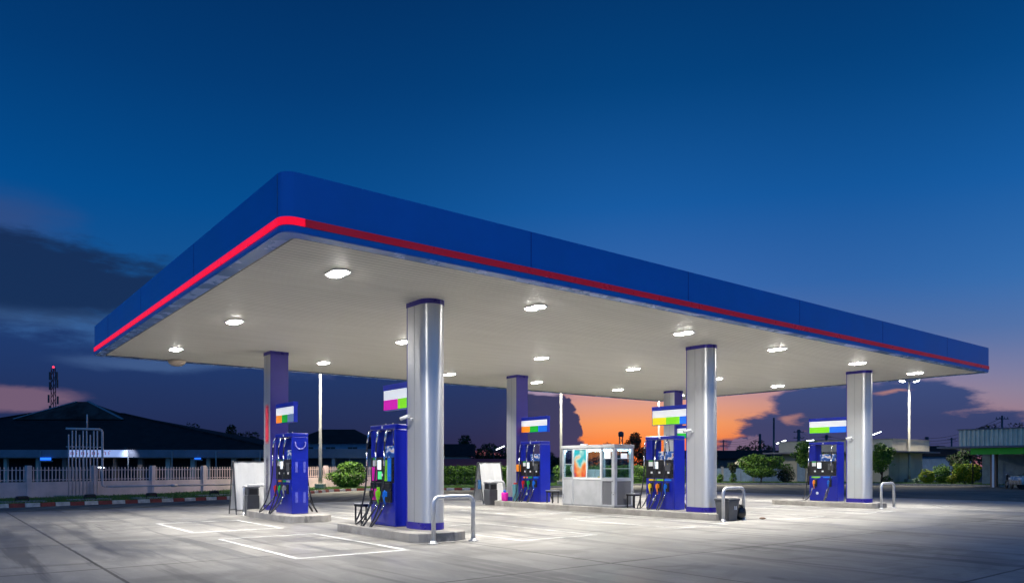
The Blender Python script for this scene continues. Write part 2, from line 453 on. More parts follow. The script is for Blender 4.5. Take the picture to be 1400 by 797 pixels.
# ------------------------------------------------------------------ canopy
HC, HT = 5.12, 6.02
def rrect(t0, t1, s0, s1, r, n=8):
    pts = []
    for cx, cy, a0 in ((t1-r, s0+r, -90), (t1-r, s1-r, 0), (t0+r, s1-r, 90), (t0+r, s0+r, 180)):
        for k in range(n+1):
            a = R(a0+90*k/n); pts.append((cx+r*math.cos(a), cy+r*math.sin(a)))
    return pts
T0, T1, S0, S1 = -.25, 27.3, -.17, 16.05
can = thing('canopy', 'large blue petrol station canopy with a red stripe and cream ribbed ceiling', 'canopy', ORG, ANG)
def ring(mb, outer, inner, z0, z1):
    n = len(outer); k = len(mb.v)
    for P_ in (outer, inner):
        for z in (z0, z1): mb.v += [(x, y, z) for x, y in P_]
    for i in range(n):
        j = (i+1) % n
        mb.smooth = False
        mb._f([k+i, k+j, k+n+j, k+n+i])                       # outer
        mb._f([k+2*n+j, k+2*n+i, k+3*n+i, k+3*n+j])           # inner
        mb._f([k+n+i, k+n+j, k+3*n+j, k+3*n+i])               # top
        mb._f([k+j, k+i, k+2*n+i, k+2*n+j])                   # bottom
oz = rrect(T0, T1, S0, S1, .22); iz = rrect(T0+.1, T1-.1, S0+.1, S1-.1, .13)
mb = MB(); ring(mb, oz, iz, 5.33, HT); mb.build('upper_fascia', M['fascia'], can)
# thin panel joints on the fascia
boxes('panel_joint', M['band'], can, [(t-.006, t+.006, S0-.003, S0+.01, 5.35, HT-.01) for t in (4.6, 9.3, 14.0, 18.7, 23.4)]+[(T0-.003, T0+.01, x-.006, x+.006, 5.35, HT-.01) for x in (4.6, 9.3, 13.6)])
boxes('corner_seam', M['mgrey'], can, [(T0-.005, T0+.01, S0+.23, S0+.24, 5.35, HT-.01)])
# stripe: lit part wraps the short side and the near corner, the unlit rest gets a faint added glow
n9 = 9
po = rrect(T0-.02, T1+.02, S0-.02, S1+.02, .24); pi_ = rrect(T0+.08, T1-.08, S0+.08, S1-.08, .14)
def strip(idx, m, name):
    mb = MB()
    k = len(mb.v)
    L = [po[i] for i in idx]; I = [pi_[i] for i in idx]; n = len(L)
    for P_ in (L, I):
        for z in (5.215, 5.33): mb.v += [(x, y, z) for x, y in P_]
    for i in range(n-1):
        j = i+1
        mb._f([k+i, k+j, k+n+j, k+n+i]); mb._f([k+2*n+j, k+2*n+i, k+3*n+i, k+3*n+j])
        mb._f([k+n+i, k+n+j, k+3*n+j, k+3*n+i]); mb._f([k+j, k+i, k+2*n+i, k+2*n+j])
    return mb.build(name, m, can)
tot = len(po)   # order: (T1,S0) corner, (T1,S1), (T0,S1), (T0,S0)
po.append((T0+.34, S0-.02)); pi_.append((T0+.34, S0+.08))
strip(list(range(2*n9+n9-1, 4*n9))+[tot], M['stripe_lit'], 'lit_stripe')['label'] = 'glowing red part of the stripe'
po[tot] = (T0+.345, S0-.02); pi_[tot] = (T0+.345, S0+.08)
strip([tot]+list(range(0, 2*n9+n9)), M['stripe'], 'stripe')['label'] = 'dark red part of the stripe, brightened by an added faint glow'
mb = MB(); ring(mb, oz, iz, HC, 5.215); mb.build('lower_fascia', M['fascia'], can)
mb = MB(); ring(mb, rrect(T0+.004, T1-.004, S0+.004, S1-.004, .216), rrect(T0+.26, T1-.26, S0+.26, S1-.26, .1), HC-.02, HC-.002); mb.build('soffit', M['soffit'], can)
mb = MB(); ring(mb, rrect(T0+.262, T1-.262, S0+.262, S1-.262, .1), rrect(T0+.30, T1-.30, S0+.30, S1-.30, .07), HC-.015, HC+.03); mb.build('edge_trim', M['dgrey'], can)
mb = MB(); mb.prism(rrect(T0+.301, T1-.301, S0+.301, S1-.301, .07), HC+.002, HC+.05); mb.build('ceiling', M['ceiling'], can)
mb = MB(); mb.prism(rrect(T0+.12, T1-.12, S0+.12, S1-.12, .12), HT-.25, HT-.15); mb.build('roof', M['mgrey'], can)

# ceiling lamps
LT = (1.5, 6.27, 11.45, 15.87, 20.82, 25.25); LS = (1.69, 7.55, 13.03)
ordn = ('first', 'second', 'third', 'fourth', 'fifth', 'sixth'); rows = ('front', 'middle', 'rear')
lamp0 = None; LAMP_W = 116.
for j, s in enumerate(LS):
    for i, t in enumerate(LT):
        lab = 'twin white ceiling lamp, %s of six from the glowing striped end, in the %s row' % (ordn[i], rows[j])
        if lamp0 is None:
            lamp0 = thing('ceiling_lamp', lab, 'ceiling lamp', W(t, s, HC), ANG, 'lamps in the canopy ceiling')
            mb = MB(); mb.prism([(.19*math.cos(a)*1.0, .13*(1 if math.sin(a) > 0 else -1)+.19*math.sin(a)) for a in [2*math.pi*(k+.5)/28 for k in range(28)]], -.022, 0); mb.build('housing', M['white'], lamp0)
            for y in (-.13, .13):
                mb = MB(); mb.lathe([(.03, -.050), (.085, -.047), (.125, -.037), (.145, -.022)], 20, (0, y, 0)); le = mb.build('lens', M['lens'], lamp0)
                ld = bpy.data.lights.new('downlight', 'AREA'); ld.shape = 'DISK'; ld.size = .14; ld.energy = LAMP_W; ld.spread = R(120); ld.color = (1, .955, .88)
                lo = bpy.data.objects.new('downlight', ld); COL.objects.link(lo); lo.parent = le; lo.location = (0, y, -.058)
        else: dup(lamp0, lab, W(t, s, HC))

# ------------------------------------------------------------------ columns
def dshape(r, lf, off=0., n=14):
    """half-round towards -y, flat end at y=+lf"""
    r2 = r+off; pts = [(r2, lf+off), (-r2, lf+off)] if off else [(r2, lf), (-r2, lf)]
    for k in range(n+1):
        a = R(180+180*k/n); pts.append((r2*math.cos(a), r2*math.sin(a)))
    return pts
IZ = .19
def column(t, s, label, flip, idx):
    c = thing('canopy_column', label, 'column', W(t, s, IZ), ANG+(math.pi if flip else 0), 'columns holding up the canopy')
    h = HC-IZ
    mb = MB(); P_ = dshape(.28, .53); n = len(P_); k = 0
    mb.v += [(x, y, .15) for x, y in P_]+[(x, y, h-.10) for x, y in P_]
    for i in range(n):
        if i == 0: continue
        j = (i+1) % n; mb.smooth = 2 <= i < n-1; mb._f([i, j, n+j, n+i])
    mb.build('cladding', M['silver'], c)
    mb = MB(); mb.box(-.283, .283, .515, .545, .15, h-.10); mb.build('inner_panel', M['purple'], c)
    mb = MB(); mb.prism(dshape(.28, .545, .006), 0, .15); mb.build('base_band', M['band'], c)
    mb = MB(); mb.prism(dshape(.28, .545, .012), h-.10, h+.001); mb.build('top_collar', M['band'], c)
    # cladding seam
    boxes('seam', M['mgrey'], c, [(-.284, -.277, .22, .226, .15, h-.1), (.277, .284, .22, .226, .15, h-.1)])
    return c
tc_ = (4.12, 13.73, 23.22); tr_ = (4.18, 13.93, 23.45)
colf = ['silver round-fronted column at the bollard nearest the camera', 'silver round-fronted column standing beside the yellow, lime and blue sign', 'silver round-fronted column beside the lime and blue sign, last of the front row']
colr = ['violet-faced column behind the orange, green and grey sign, with blurred red lettering', 'violet-faced column beside the pink bucket, holding the orange, green and blue sign', 'violet-faced rear column mostly hidden behind the column with the yellow sign']
for i in range(3):
    column(tc_[i], 2.65, colf[i], False, i)
    c = column(tr_[i], 12.15, colr[i], True, i)
    if i == 0: colA = c
# blurred vertical lettering on the side of the rear left column (local +x side after the flip is -t)
def smear(name, y0, y1, z0, z1, col, p, amt):
    m = bpy.data.materials.new(name); m.use_nodes = True; n = N(m.node_tree); b = n.nt.nodes['Principled BSDF']
    tc = n.new('ShaderNodeTexCoord').outputs['Object']; sep = n.new('ShaderNodeSeparateXYZ'); n.link(tc, sep.inputs[0])
    u = n.math('ABSOLUTE', n.math('DIVIDE', n.math('SUBTRACT', sep.outputs['Y'], (y0+y1)/2), (y1-y0)/2))
    v = n.math('ABSOLUTE', n.math('DIVIDE', n.math('SUBTRACT', sep.outputs['Z'], (z0+z1)/2), (z1-z0)/2))
    nz = n.noise(n.mapping(tc, (1, 1, 1.)), 3.5, 2).outputs[0]
    a = n.math('MULTIPLY', n.mapr(u, 1., .35), n.mapr(v, 1., .6)); a = n.math('MULTIPLY', a, n.mapr(nz, .3, .55, .65, 1.))
    b.inputs['Base Color'].default_value = (*col, 1); b.inputs['Roughness'].default_value = .35
    n.link(n.math('MULTIPLY', a, amt), b.inputs['Alpha'])
    mb = MB(); mb.box(.281, .284, y0, y1, z0, z1); mb.build('lettering', m, p)
smear('blurred_red_letters', .05, .42, 2.0, 3.35, (.85, .06, .10), colA, .75)
smear('blurred_grey_letters', .08, .40, .3, 1.75, (.16, .16, .22), colA, .6)

# ------------------------------------------------------------------ islands
def island(t0, t1, s0, s1, label, bow0=.33, bow1=.33, rn=12):
    """kerbed island, bowed at both ends"""
    tm, hw = (t0+t1)/2, (t1-t0)/2
    pts = []
    for k in range(rn+1):
        a = -1+2*k/rn; pts.append((a*hw, s0-bow0*math.sqrt(max(0, 1-abs(a)**2.4))))
    for k in range(rn+1):
        a = 1-2*k/rn; pts.append((a*hw, s1+bow1*math.sqrt(max(0, 1-abs(a)**2.4))))
    mb = MB(); mb.prism(pts, -.05, IZ)
    o = mb.build('fuel_island', M['island'], loc=W(tm, 0, 0), rz=ANG, bevel=.018)
    tag(o, label, 'island', 'raised concrete fuel islands'); return o
island(3.25, 4.62, 2.1, 5.45, 'grey concrete island under the column nearest the camera')
island(3.25, 4.62, 8.8, 11.7, 'grey concrete island under the column with blurred red lettering', .4, .9)
island(13.1, 14.5, 2.15, 12.2, 'long grey concrete island carrying the white booth and two pumps', .3, .45)
island(22.6, 23.95, 2.3, 6.0, 'grey concrete island under the pump with green and blue labels')
island(22.6, 23.95, 8.8, 11.9, 'grey concrete island of the rear right column, behind the booth island', .35, .6)

# ------------------------------------------------------------------ dispensers
def nozzle(mb, y, sgn, z):
    """spout hooked in the holster, handle and guard hanging"""
    x = sgn*.25
    mb.tube([(x+sgn*.03, y, z+.02), (x+sgn*.10, y, z+.09), (x+sgn*.13, y, z+.0), (x+sgn*.11, y, z-.12), (x+sgn*.08, y, z-.22)], [.02, .033, .03, .022, .018], 8)
    mb.box(min(x+sgn*.05, x+sgn*.15), max(x+sgn*.05, x+sgn*.15), y-.028, y+.028, z-.03, z+.09)
def hose_path(y0, yn, sgn, z0, zn, out, low):
    pts = []
    A = Vector((sgn*.30, y0, z0)); B = Vector((sgn*.36, yn, zn))
    ctrl = [A, A+Vector((sgn*.05, 0, -.35)), Vector((sgn*(.32+out*.12), y0+.01, 1.05)), Vector((sgn*(.30+out*.5), y0+.04, .38)), Vector((sgn*(.28+out), (y0*.8+yn*.2)+.06, low)),
            Vector((sgn*(.28+out*.9), (y0*.25+yn*.75), low+.05)), Vector((sgn*(.28+out*.5), yn, .28)), B]
    # catmull-rom
    c = [ctrl[0]]+ctrl+[ctrl[-1]]
    for i in range(1, len(c)-2):
        for k in range(5):
            u = k/5; p0, p1, p2, p3 = c[i-1], c[i], c[i+1], c[i+2]
            pts.append(.5*((2*p1)+(-p0+p2)*u+(2*p0-5*p1+4*p2-p3)*u*u+(-p0+3*p1-3*p2+p3)*u**3))
    pts.append(B); return pts
def dispenser(t, s, label, noz, strips, variant=0, seed=1):
    d = thing('fuel_dispenser', label, 'fuel pump', W(t, s, IZ), ANG, 'fuel pumps on the islands')
    q = random.Random(seed)
    hx, hy, H_ = .245, (.64 if variant == 2 else .60), 2.31
    bl = M['blue']
    mb = MB(); mb.box(-hx+.02, hx-.02, -hy+.06, hy-.02, 0, .98); mb.build('cabinet', bl, d, bevel=.012)
    mb = MB(); mb.box(-hx, hx, -hy, -hy+.058, 0, H_-.115); mb.build('side_panel', bl, d, bevel=.015)
    if variant == 2:   # pale arc and plates modelled to stand for reflections on the end panel
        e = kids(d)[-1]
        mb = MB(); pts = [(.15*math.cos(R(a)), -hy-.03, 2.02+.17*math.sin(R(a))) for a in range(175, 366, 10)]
        mb.tube([(pts[0][0], -hy+.01, pts[0][2]+.02)]+pts+[(pts[-1][0], -hy+.01, pts[-1][2]+.02)], .016, 8); mb.build('reflection_arc', mat('pale_violet_reflection', (.20, .20, .55), .3), d)
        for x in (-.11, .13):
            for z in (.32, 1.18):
                mb = MB(); mb.box(x-.035, x+.035, -hy-.008, -hy-.001, z, z+.3); mb.build('reflection_plate', mat('pale_reflection', (.10, .11, .48), .3), d)
    mb = MB(); mb.box(-hx, hx, -hy, hy, H_-.113, H_); mb.build('header', bl, d, bevel=.02)
    mb = MB(); mb.box(-hx+.02, hx-.02, hy-.27, hy-.012, 1.562, H_-.115); mb.build('pillar', bl, d, bevel=.01)
    mb = MB(); mb.box(-hx+.015, hx-.015, -hy+.06, hy-.012, .982, 1.56); mb.build('display_housing', M['black'], d, bevel=.01)
    mb = MB(); mb.box(-.05, .05, -.42, .24, 1.562, 1.83); mb.build('advert_panel', M['advert'] if variant != 1 else M['advert2'], d, bevel=.008)
    for y in (-.06, .28):
        mb = MB(); mb.tube([(0, y, H_-.02), (0, y, H_+.05)], .02, 8); mb.build('vent_cap', M['mgrey'], d)
    for sg in (-1, 1):
        X0 = lambda a, b: (min(sg*a, sg*b), max(sg*a, sg*b))
        x0, x1 = X0(hx, hx+.006)
        mb = MB(); mb.box(x0, x1, -.03, .03, H_-.085, H_-.03); mb.build('emblem', M['white'], d)
        x0, x1 = X0(hx-.016, hx-.003)
        mb = MB(); mb.box(x0, x1, .08, .24, 1.28, 1.50); mb.build('screen', M['screen'], d)
        mb = MB(); mb.box(x0, x1, .30, .46, 1.36, 1.50); mb.build('sticker', M['white'], d)
        mb = MB(); mb.box(x0, x1, .30, .46, 1.505, 1.55); mb.build('sticker', M['green'], d)
        boxes('key_block', M['white'], d, [(x0, x1, y-.035, y+.035, 1.13, 1.19) for y in (.34, .02, -.34)])
        if variant == 3:
            mb = MB(); mb.box(x0, x1, .28, .50, 1.02, 1.34); mb.build('grade_panel', M['magenta'], d)
            mb = MB(); mb.box(x0, x1, .05, .22, 1.06, 1.24); mb.build('grade_screen', M['screen_green'], d)
            mb = MB(); mb.box(x0, x1, -.22, -.08, 1.02, 1.5); mb.build('grade_panel', M['lime'], d)
            mb = MB(); mb.box(x0, x1, -.40, -.24, 1.02, 1.55); mb.build('grade_panel', M['azure'], d)
            x2, x3 = X0(hx-.018, hx+.05)
            mb = MB(); mb.box(x2, x3, -.46, .50, .54, .99); mb.build('nozzle_boot', M['black'], d, bevel=.02)
            x2, x3 = X0(hx+.05, hx+.058)
            mb = MB(); mb.box(x2, x3, .18, .42, .58, .84); mb.build('grade_panel', M['magenta'], d)
            mb = MB(); mb.box(x2, x3, .02, .16, .60, .88); mb.build('grade_panel', M['lime'], d)
        else:
            mb = MB(); mb.box(x0, x1, -.42, -.20, 1.22, 1.46); mb.build('card_reader', M['dgrey'], d)
            mb = MB(); mb.box(x0, x1, -.33, -.29, 1.40, 1.44); mb.build('button', M['yellow'], d)
        nn = len(strips); w = .96/nn
        for i, c in enumerate(strips):
            y1 = .48-i*w
            x2, x3 = X0(hx-.019, hx-.004)
            if variant != 3:
                mb = MB(); mb.box(x2, x3, y1-w+.03*(nn == 3)+.12*(nn == 2), y1-.03*(nn == 3)-.12*(nn == 2)*0, .90, .955); mb.build('grade_label', M[c], d)
        for i, c in enumerate(noz):
            y = .32-i*.96/len(noz)*(.98 if len(noz) == 3 else 1.25)
            x2, x3 = X0(hx-.019, hx+.012)
            if variant != 3:
                mb = MB(); mb.box(x2, x3, y-.07, y+.07, .56, .84); mb.build('holster', M['black'], d, bevel=.01)
            mb = MB(); nozzle(mb, y, sg, .70); nz = mb.build('nozzle', M[c], d)
            y0 = (.545, .10, -.30)[i] if len(noz) == 3 else (.545, -.40)[i]
            hp = hose_path(y0, y+(.06, .03, .0)[i], sg, 2.16, .50, q.uniform(.34, .46), q.uniform(-.03, .05))
            mb = MB(); mb.tube(hp, .02, 8); h = mb.build('hose', M['rubber'], d)
            a = hp[0]
            for pth, r_ in (([a+Vector((-sg*.09, 0, .02)), a, hp[2], hp[4]], .022), ([hp[6], hp[8]], .021), ([hp[-4], hp[-1]], .02)):
                mb = MB(); mb.tube(pth, r_, 8); mb.build('fitting', M['chrome'], h)
        if variant != 3:
            x0, x1 = X0(hx-.019, hx-.014)
            mb = MB(); mb.lathe([(.055, 0), (.055, .004)], 18, (0, 0, 0)); e = mb.build('round_emblem', M['white'], d)
            e.rotation_euler = (0, math.pi/2, 0); e.location = (x0 if sg < 0 else x1-.004, .25, .30)
    return d
DT = 4.02
dispenser(DT, 4.20, 'blue pump with magenta, lime and blue panels at the nearest column', ['black', 'lime', 'azure'], ['magenta', 'lime', 'azure'], 3, 1)
dispenser(DT-.1, 9.98, 'blue pump with modelled pale reflections on its end and red, green and grey nozzles', ['red', 'green', 'mgrey'], ['orange', 'green', 'greyblue'], 2, 2)
dispenser(13.95, 4.44, 'blue pump with yellow, orange and blue nozzles, right of the booth', ['yellow', 'orange', 'azure'], ['yellow', 'lime', 'azure'], 1, 3)
dispenser(13.95, 10.83, 'blue pump with red, green and blue nozzles, left of the booth', ['red', 'green', 'azure'], ['orange', 'green', 'azure'], 0, 4)
dispenser(23.42, 4.26, 'blue pump with only two nozzles, green and blue labels, on the far right island', ['orange', 'azure'], ['lime', 'azure'], 0, 5)
dispenser(23.42, 10.3, 'blue pump at the far rear, almost hidden behind the yellow sign pump', ['red', 'green', 'azure'], ['orange', 'green', 'azure'], 0, 6)

# ------------------------------------------------------------------ blade signs on the columns
def blade(t, s0, s1, cols, label):
    L = s1-s0
    b = thing('grade_sign', label, 'sign', W(t, (s0+s1)/2, 2.85), ANG, 'coloured grade signs above the pumps')
    h = L/2
    mb = MB(); mb.box(-.07, .07, -h, h, .47, .60); mb.box(-.055, .055, -h, h, 0, .47); mb.build('casing', M['casing'], b, bevel=.006)
    for sg in (-1, 1):
        x0, x1 = sorted((sg*.056, sg*.064))
        mb = MB(); mb.box(x0, x1, -h+.03, h-.03, .245, .465); mb.build('white_panel', M['s_white'], b)
        n = len(cols); w = (L-.06)/n
        for i, c in enumerate(cols):
            mb = MB(); mb.box(x0, x1, h-.03-(i+1)*w, h-.03-i*w, .015, .244); mb.build('grade_panel', M[c], b)
    return b
blade(4.08, 3.22, 4.6, ['s_magenta', 's_lime'], 'sign with magenta and lime squares fixed to the nearest column')
blade(4.05, 9.98, 11.4, ['s_orange', 's_green', 's_greyblue'], 'sign with orange, green and grey squares above the pump with modelled pale reflections')
blade(13.95, 3.22, 4.92, ['s_yellow', 's_lime', 's_blue'], 'sign with yellow, lime and blue squares, right of the booth')
blade(13.95, 10.05, 11.63, ['s_orange', 's_green', 's_blue'], 'sign with orange, green and blue squares, left of the booth')
blade(23.4, 3.22, 4.95, ['s_lime', 's_blue'], 'sign with lime and blue rectangles on the far right column')
blade(23.4, 10.05, 11.63, ['s_green', 's_white'], 'small sliver of a sign seen behind the yellow, lime and blue sign')

# ------------------------------------------------------------------ U-shaped bollards
def hoop_path(w, h, r, n=6):
    pts = [(0, 0, 0), (0, 0, h-r)]
    for k in range(1, n+1):
        a = R(180-90*k/n); pts.append((r+r*math.cos(a), 0, h-r+r*math.sin(a)))
    for k in range(n+1):
        a = R(90-90*k/n); pts.append((w-r+r*math.cos(a), 0, h-r+r*math.sin(a)))
    pts.append((w, 0, 0)); return pts
hoop0 = thing('hoop_bollard', 'steel hoop bollard nearest the camera, before the large round column', 'bollard', W(3.5, 1.56), ANG, 'steel hoop bollards at the island ends')
mb = MB(); mb.tube(hoop_path(.97, .93, .15), .045, 14); mb.build('hoop', M['steel'], hoop0)
for x in (0, .97):
    mb = MB(); mb.lathe([(.10, .0), (.10, .014), (.062, .016), (.058, .06), (.047, .062)], 16, (x, 0, 0)); mb.build('foot_plate', M['steel'], hoop0)
dup(hoop0, 'steel hoop bollard in front of the dark grey tapered bin', W(13.1, 1.62))
dup(hoop0, 'steel hoop bollard at the far right island, rightmost', W(22.6, 1.72))
dup(hoop0, 'steel hoop bollard in front of the left white A-board', W(3.55, 13.0))
dup(hoop0, 'steel hoop bollard behind the grey litter bin and pink bucket', W(13.15, 13.02))

# ------------------------------------------------------------------ CCTV cameras on the front columns
cam0 = None
for t, s, lab in ((3.84, 2.95, 'white security camera on the column nearest the camera'), (13.45, 2.95, 'white security camera on the column of the yellow and lime sign'), (22.94, 2.95, 'white security camera on the far right column')):
    if cam0 is None:
        cam0 = thing('security_camera', lab, 'camera', W(t, s, 2.57), ANG, 'security cameras on the columns')
        mb = MB(); mb.tube([(0, 0, 0), (-.08, 0, 0)], .035, 10); mb.tube([(-.06, 0, 0), (-.14, .05, .04)], .015, 8); mb.build('bracket', M['white'], cam0)
        mb = MB(); mb.tube([(-.12, -.04, .06), (-.20, .16, .01)], .042, 12); mb.build('body', M['white'], cam0)
        mb = MB(); mb.tube([(-.196, .15, .0125), (-.208, .18, .005)], .036, 12); mb.build('lens_window', M['black'], cam0)
    else: dup(cam0, lab, W(t, s, 2.57))

# ------------------------------------------------------------------ booth
B0, B1, C0, C1 = 13.2, 14.1, 5.92, 8.45       # t and s extents
bo = thing('attendant_booth', 'white metal attendant booth with windows, a bright poster and grey lower panels', 'booth', W(B0, C0, IZ), ANG)
bw, bl_ = B1-B0, C1-C0
bm = mat('booth_panel', (.42, .43, .445), .5, var=.12, vscale=2.2); bg = mat('booth_grey_panel', (.13, .135, .15), .5, var=.06)
fr = mat('booth_aluminium', (.62, .64, .66), .35, metal=.5, var=.05)
HB = 2.08; SZ = .93; TZ = 1.93
mb = MB(); mb.box(-.03, bw+.03, -.03, bl_+.03, HB-.11, HB); mb.build('roof', bm, bo, bevel=.01)
mb = MB(); mb.box(0, bw, 0, bl_, 0, .05); mb.build('floor', M['mgrey'], bo)
# lower walls
mb = MB(); mb.box(0, .05, .62, bl_, .05, SZ); mb.build('front_wall', bm, bo)
mb = MB(); mb.box(bw-.05, bw, .0, bl_, .05, SZ); mb.build('rear_wall', bm, bo)
mb = MB(); mb.box(.05, bw-.05, bl_-.05, bl_, .05, SZ); mb.build('end_wall', bm, bo)
mb = MB(); mb.box(.012, .045, .13, .56, .06, SZ-.04); mb.build('door_panel', bg, bo)
mb = MB(); mb.box(.12, bw-.10, .012, .045, .06, SZ-.04); mb.build('side_panel', bg, bo)
# posts, rails
mb = MB()
for x, y, w, d in ((0, 0, .12, .12), (0, .56, .07, .06), (bw-.10, 0, .10, .1), (0, bl_-.08, .08, .08), (bw-.08, bl_-.08, .08, .08), (0, 1.95, .06, .08), (bw-.06, 1.3, .06, .06)):
    mb.box(x-.004, x+w+.004, y-.004, y+d+.004, .05, HB-.112)
for z, h in ((SZ, .05), (TZ, .045)):
    mb.box(-.008, .055, .0, bl_, z, z+h); mb.box(bw-.055, bw+.008, 0, bl_, z, z+h); mb.box(0, bw, -.008, .055, z, z+h); mb.box(0, bw, bl_-.055, bl_+.008, z, z+h)
mb.box(.0, .05, .12, .56, .05, .09); mb.box(.0, bw, .0, .05, .05, .085)
mb.build('frame', fr, bo)
boxes('sill', fr, bo, [(-.010, .05, .125, .555, SZ-.06, SZ-.001), (.125, bw-.105, -.010, .05, SZ-.06, SZ-.001)])
# window panes with glazing bars
def pane(name, x0, x1, y0, y1, bars=(), vertical_axis='y'):
    mb = MB(); mb.box(x0, x1, y0, y1, SZ+.05, TZ); p = mb.build(name, M['glass'], bo)
    mb = MB()
    e = .008
    for z in bars: mb.box(x0-e, x1+e, y0-e if x1-x0 > .05 else y0, y1+e if x1-x0 > .05 else y1, z, z+.022)
    if bars: mb.build('glazing_bar', fr, p)
    return p
pane('window', .02, .026, .12, .56, (1.27, 1.60))
pane('window', .02, .026, .62, 1.95)
pane('window', .02, .026, 2.03, bl_-.08, (1.42,))
pane('window', .12, bw-.1, .02, .026, (1.27, 1.60))
pane('window', bw-.03, bw-.024, .1, 1.3); pane('window', bw-.03, bw-.024, 1.36, bl_-.08)
pane('window', .08, bw-.08, bl_-.03, bl_-.024, (1.4,))
mb = MB(); mb.box(-.012, .05, .60, 1.97, SZ-.02, SZ+.05); mb.box(-.006, .05, 1.28, 1.33, SZ+.05, TZ); mb.box(-.006, .05, .62, .66, SZ+.05, TZ); mb.box(-.012, .05, .60, 1.97, TZ, TZ+.03); mb.build('window_frame', M['white'], bo)
mb = MB(); mb.box(.0, .012, 1.34, 1.92, SZ+.06, TZ-.01); mb.build('poster', M['poster'], bo)
mb = MB(); mb.box(.012, .018, .20, .46, 1.62, 1.88); mb.build('notice', M['s_white'], bo)
mb = MB(); mb.box(.32, .62, .012, .018, 1.62, 1.78); mb.build('notice', M['s_white'], bo)
mb = MB(); mb.box(.08, .40, .7, 1.9, .84, .88); mb.build('desk', M['white'], bo)
boxes('inner_post', M['white'], bo, [(bw-.12, bw-.062, 1.3, 1.38, .05, HB-.12), (bw-.12, bw-.062, .78, .84, .05, HB-.12), (.40, .46, bl_-.14, bl_-.08, .05, HB-.12)])
mb = MB(); mb.box(bw-.3, bw-.066, 1.5, 2.1, .05, 1.25); mb.build('cupboard', M['white'], bo)
mb = MB(); mb.tube([(.45, .35, TZ-.03), (.45, 2.2, TZ-.03)], .022, 8); mb.build('tube_light', M['cyan_tube'], bo)
mb = MB(); mb.cbox((.2, .82, .95), (.12, .2, .13)); yb = mb.build('yellow_box', M['yellow'], bo); 
yb.parent = None; yb.matrix_world = Matrix.Translation(W(B0, C0, IZ)) @ Matrix.Rotation(ANG, 4, 'Z'); tag(yb, 'small yellow box on the desk inside the booth window', 'box')
mb = MB(); mb.cbox((.2, 1.18, .98), (.10, .16, .19)); wb = mb.build('paper_box', M['white']); wb.matrix_world = Matrix.Translation(W(B0, C0, IZ)) @ Matrix.Rotation(ANG, 4, 'Z'); tag(wb, 'white paper carton on the booth desk beside the poster', 'box')
fan = thing('desk_fan', 'white desk fan behind the left window of the booth', 'fan', W(B0+.28, C0+2.22, IZ+.05), ANG)
mb = MB(); mb.tube([(0, 0, 0), (0, 0, 1.15)], .018, 8); mb.lathe([(.14, 0), (.13, .03)], 14); mb.build('stand', M['white'], fan)
mb = MB(); mb.tube([(-.05, 0, 1.22), (.05, 0, 1.22)], .15, 18); mb.build('guard', M['white'], fan)
mb = MB(); mb.cbox((.3*.0+.45, 1.9, HB+.03), (.2, .16, .06)); rf = mb.build('roof_box', M['white'], bo)

# ------------------------------------------------------------------ smaller things on and around the islands
def stool(t, s, label, first=[None]):
    if first[0] is None:
        b = thing('metal_bench', label, 'bench', W(t, s, IZ), ANG, 'small black benches beside the pumps'); first[0] = b
        mb = MB(); mb.box(-.19, .19, -.20, .20, .44, .47); mb.build('seat', M['mgrey'], b, bevel=.01)
        mb = MB(); mb.box(-.17, .17, -.18, .18, .39, .44); mb.build('apron', M['black'], b, bevel=.005)
        for x in (-.14, .14):
            for y in (-.15, .15):
                mb = MB(); mb.box(x-.016, x+.016, y-.016, y+.016, 0, .392); mb.build('leg', M['black'], b)
        return b
    return dup(first[0], label, W(t, s, IZ))
stool(3.85, 5.27, 'small black bench beside the magenta panelled pump')
stool(13.75, 9.6, 'small black bench between the booth and the pump on its left')
stool(13.75, 5.57, 'small black bench between the booth and the yellow nozzle pump')
# A-boards
ab = thing('a_board', 'white blank A-board standing before the picket fence, left of the pumps', 'A-board', W(3.3, 13.35), ANG, 'white A-boards behind the hoops')
for sg in (-1, 1):
    mb = MB(); L = 1.12
    y0, y1 = sg*.36, sg*.03
    for x in (0, L): mb.beam((x, y0, 0), (x, y1, 1.72), .03, .03)
    mb.beam((0, y1, 1.70), (L, y1, 1.70), .03, .03); mb.beam((0, sg*.335, .13), (L, sg*.335, .13), .025, .025)
    mb.build('frame', M['dgrey'], ab)
    mb = MB(); f = lambda z: sg*(.36-.33*z/1.72)
    nx = 10
    for k in range(nx):
        xa, xb = .03+(L-.06)*k/nx, .03+(L-.06)*(k+1)/nx
        wa, wb2 = .012*math.sin(k*1.9), .012*math.sin((k+1)*1.9)
        mb.quad((xa, f(.16)+wa, .16), (xb, f(.16)+wb2, .16), (xb, f(1.68)+wb2*.6, 1.68), (xa, f(1.68)+wa*.6, 1.68))
    mb.build('board', M['white'], ab)
for x in (0, L):
    mb = MB(); mb.beam((x, -.17, .95), (x, .17, .95), .02, .02); mb.build('stay', M['dgrey'], ab)
ab2 = dup(ab, 'white blank A-board behind the grey litter bin, before the hedge', W(13.1, 13.42))
tb = MB(); tb.box(-.02, .0, -.2, .02, .62, 1.0); o = tb.build('blue_bag', mat('blue_cloth', (.02, .09, .22), .8), loc=W(13.08, 13.38), rz=ANG, bevel=.02); tag(o, 'dark blue cloth hanging on the end of the right A-board', 'cloth')

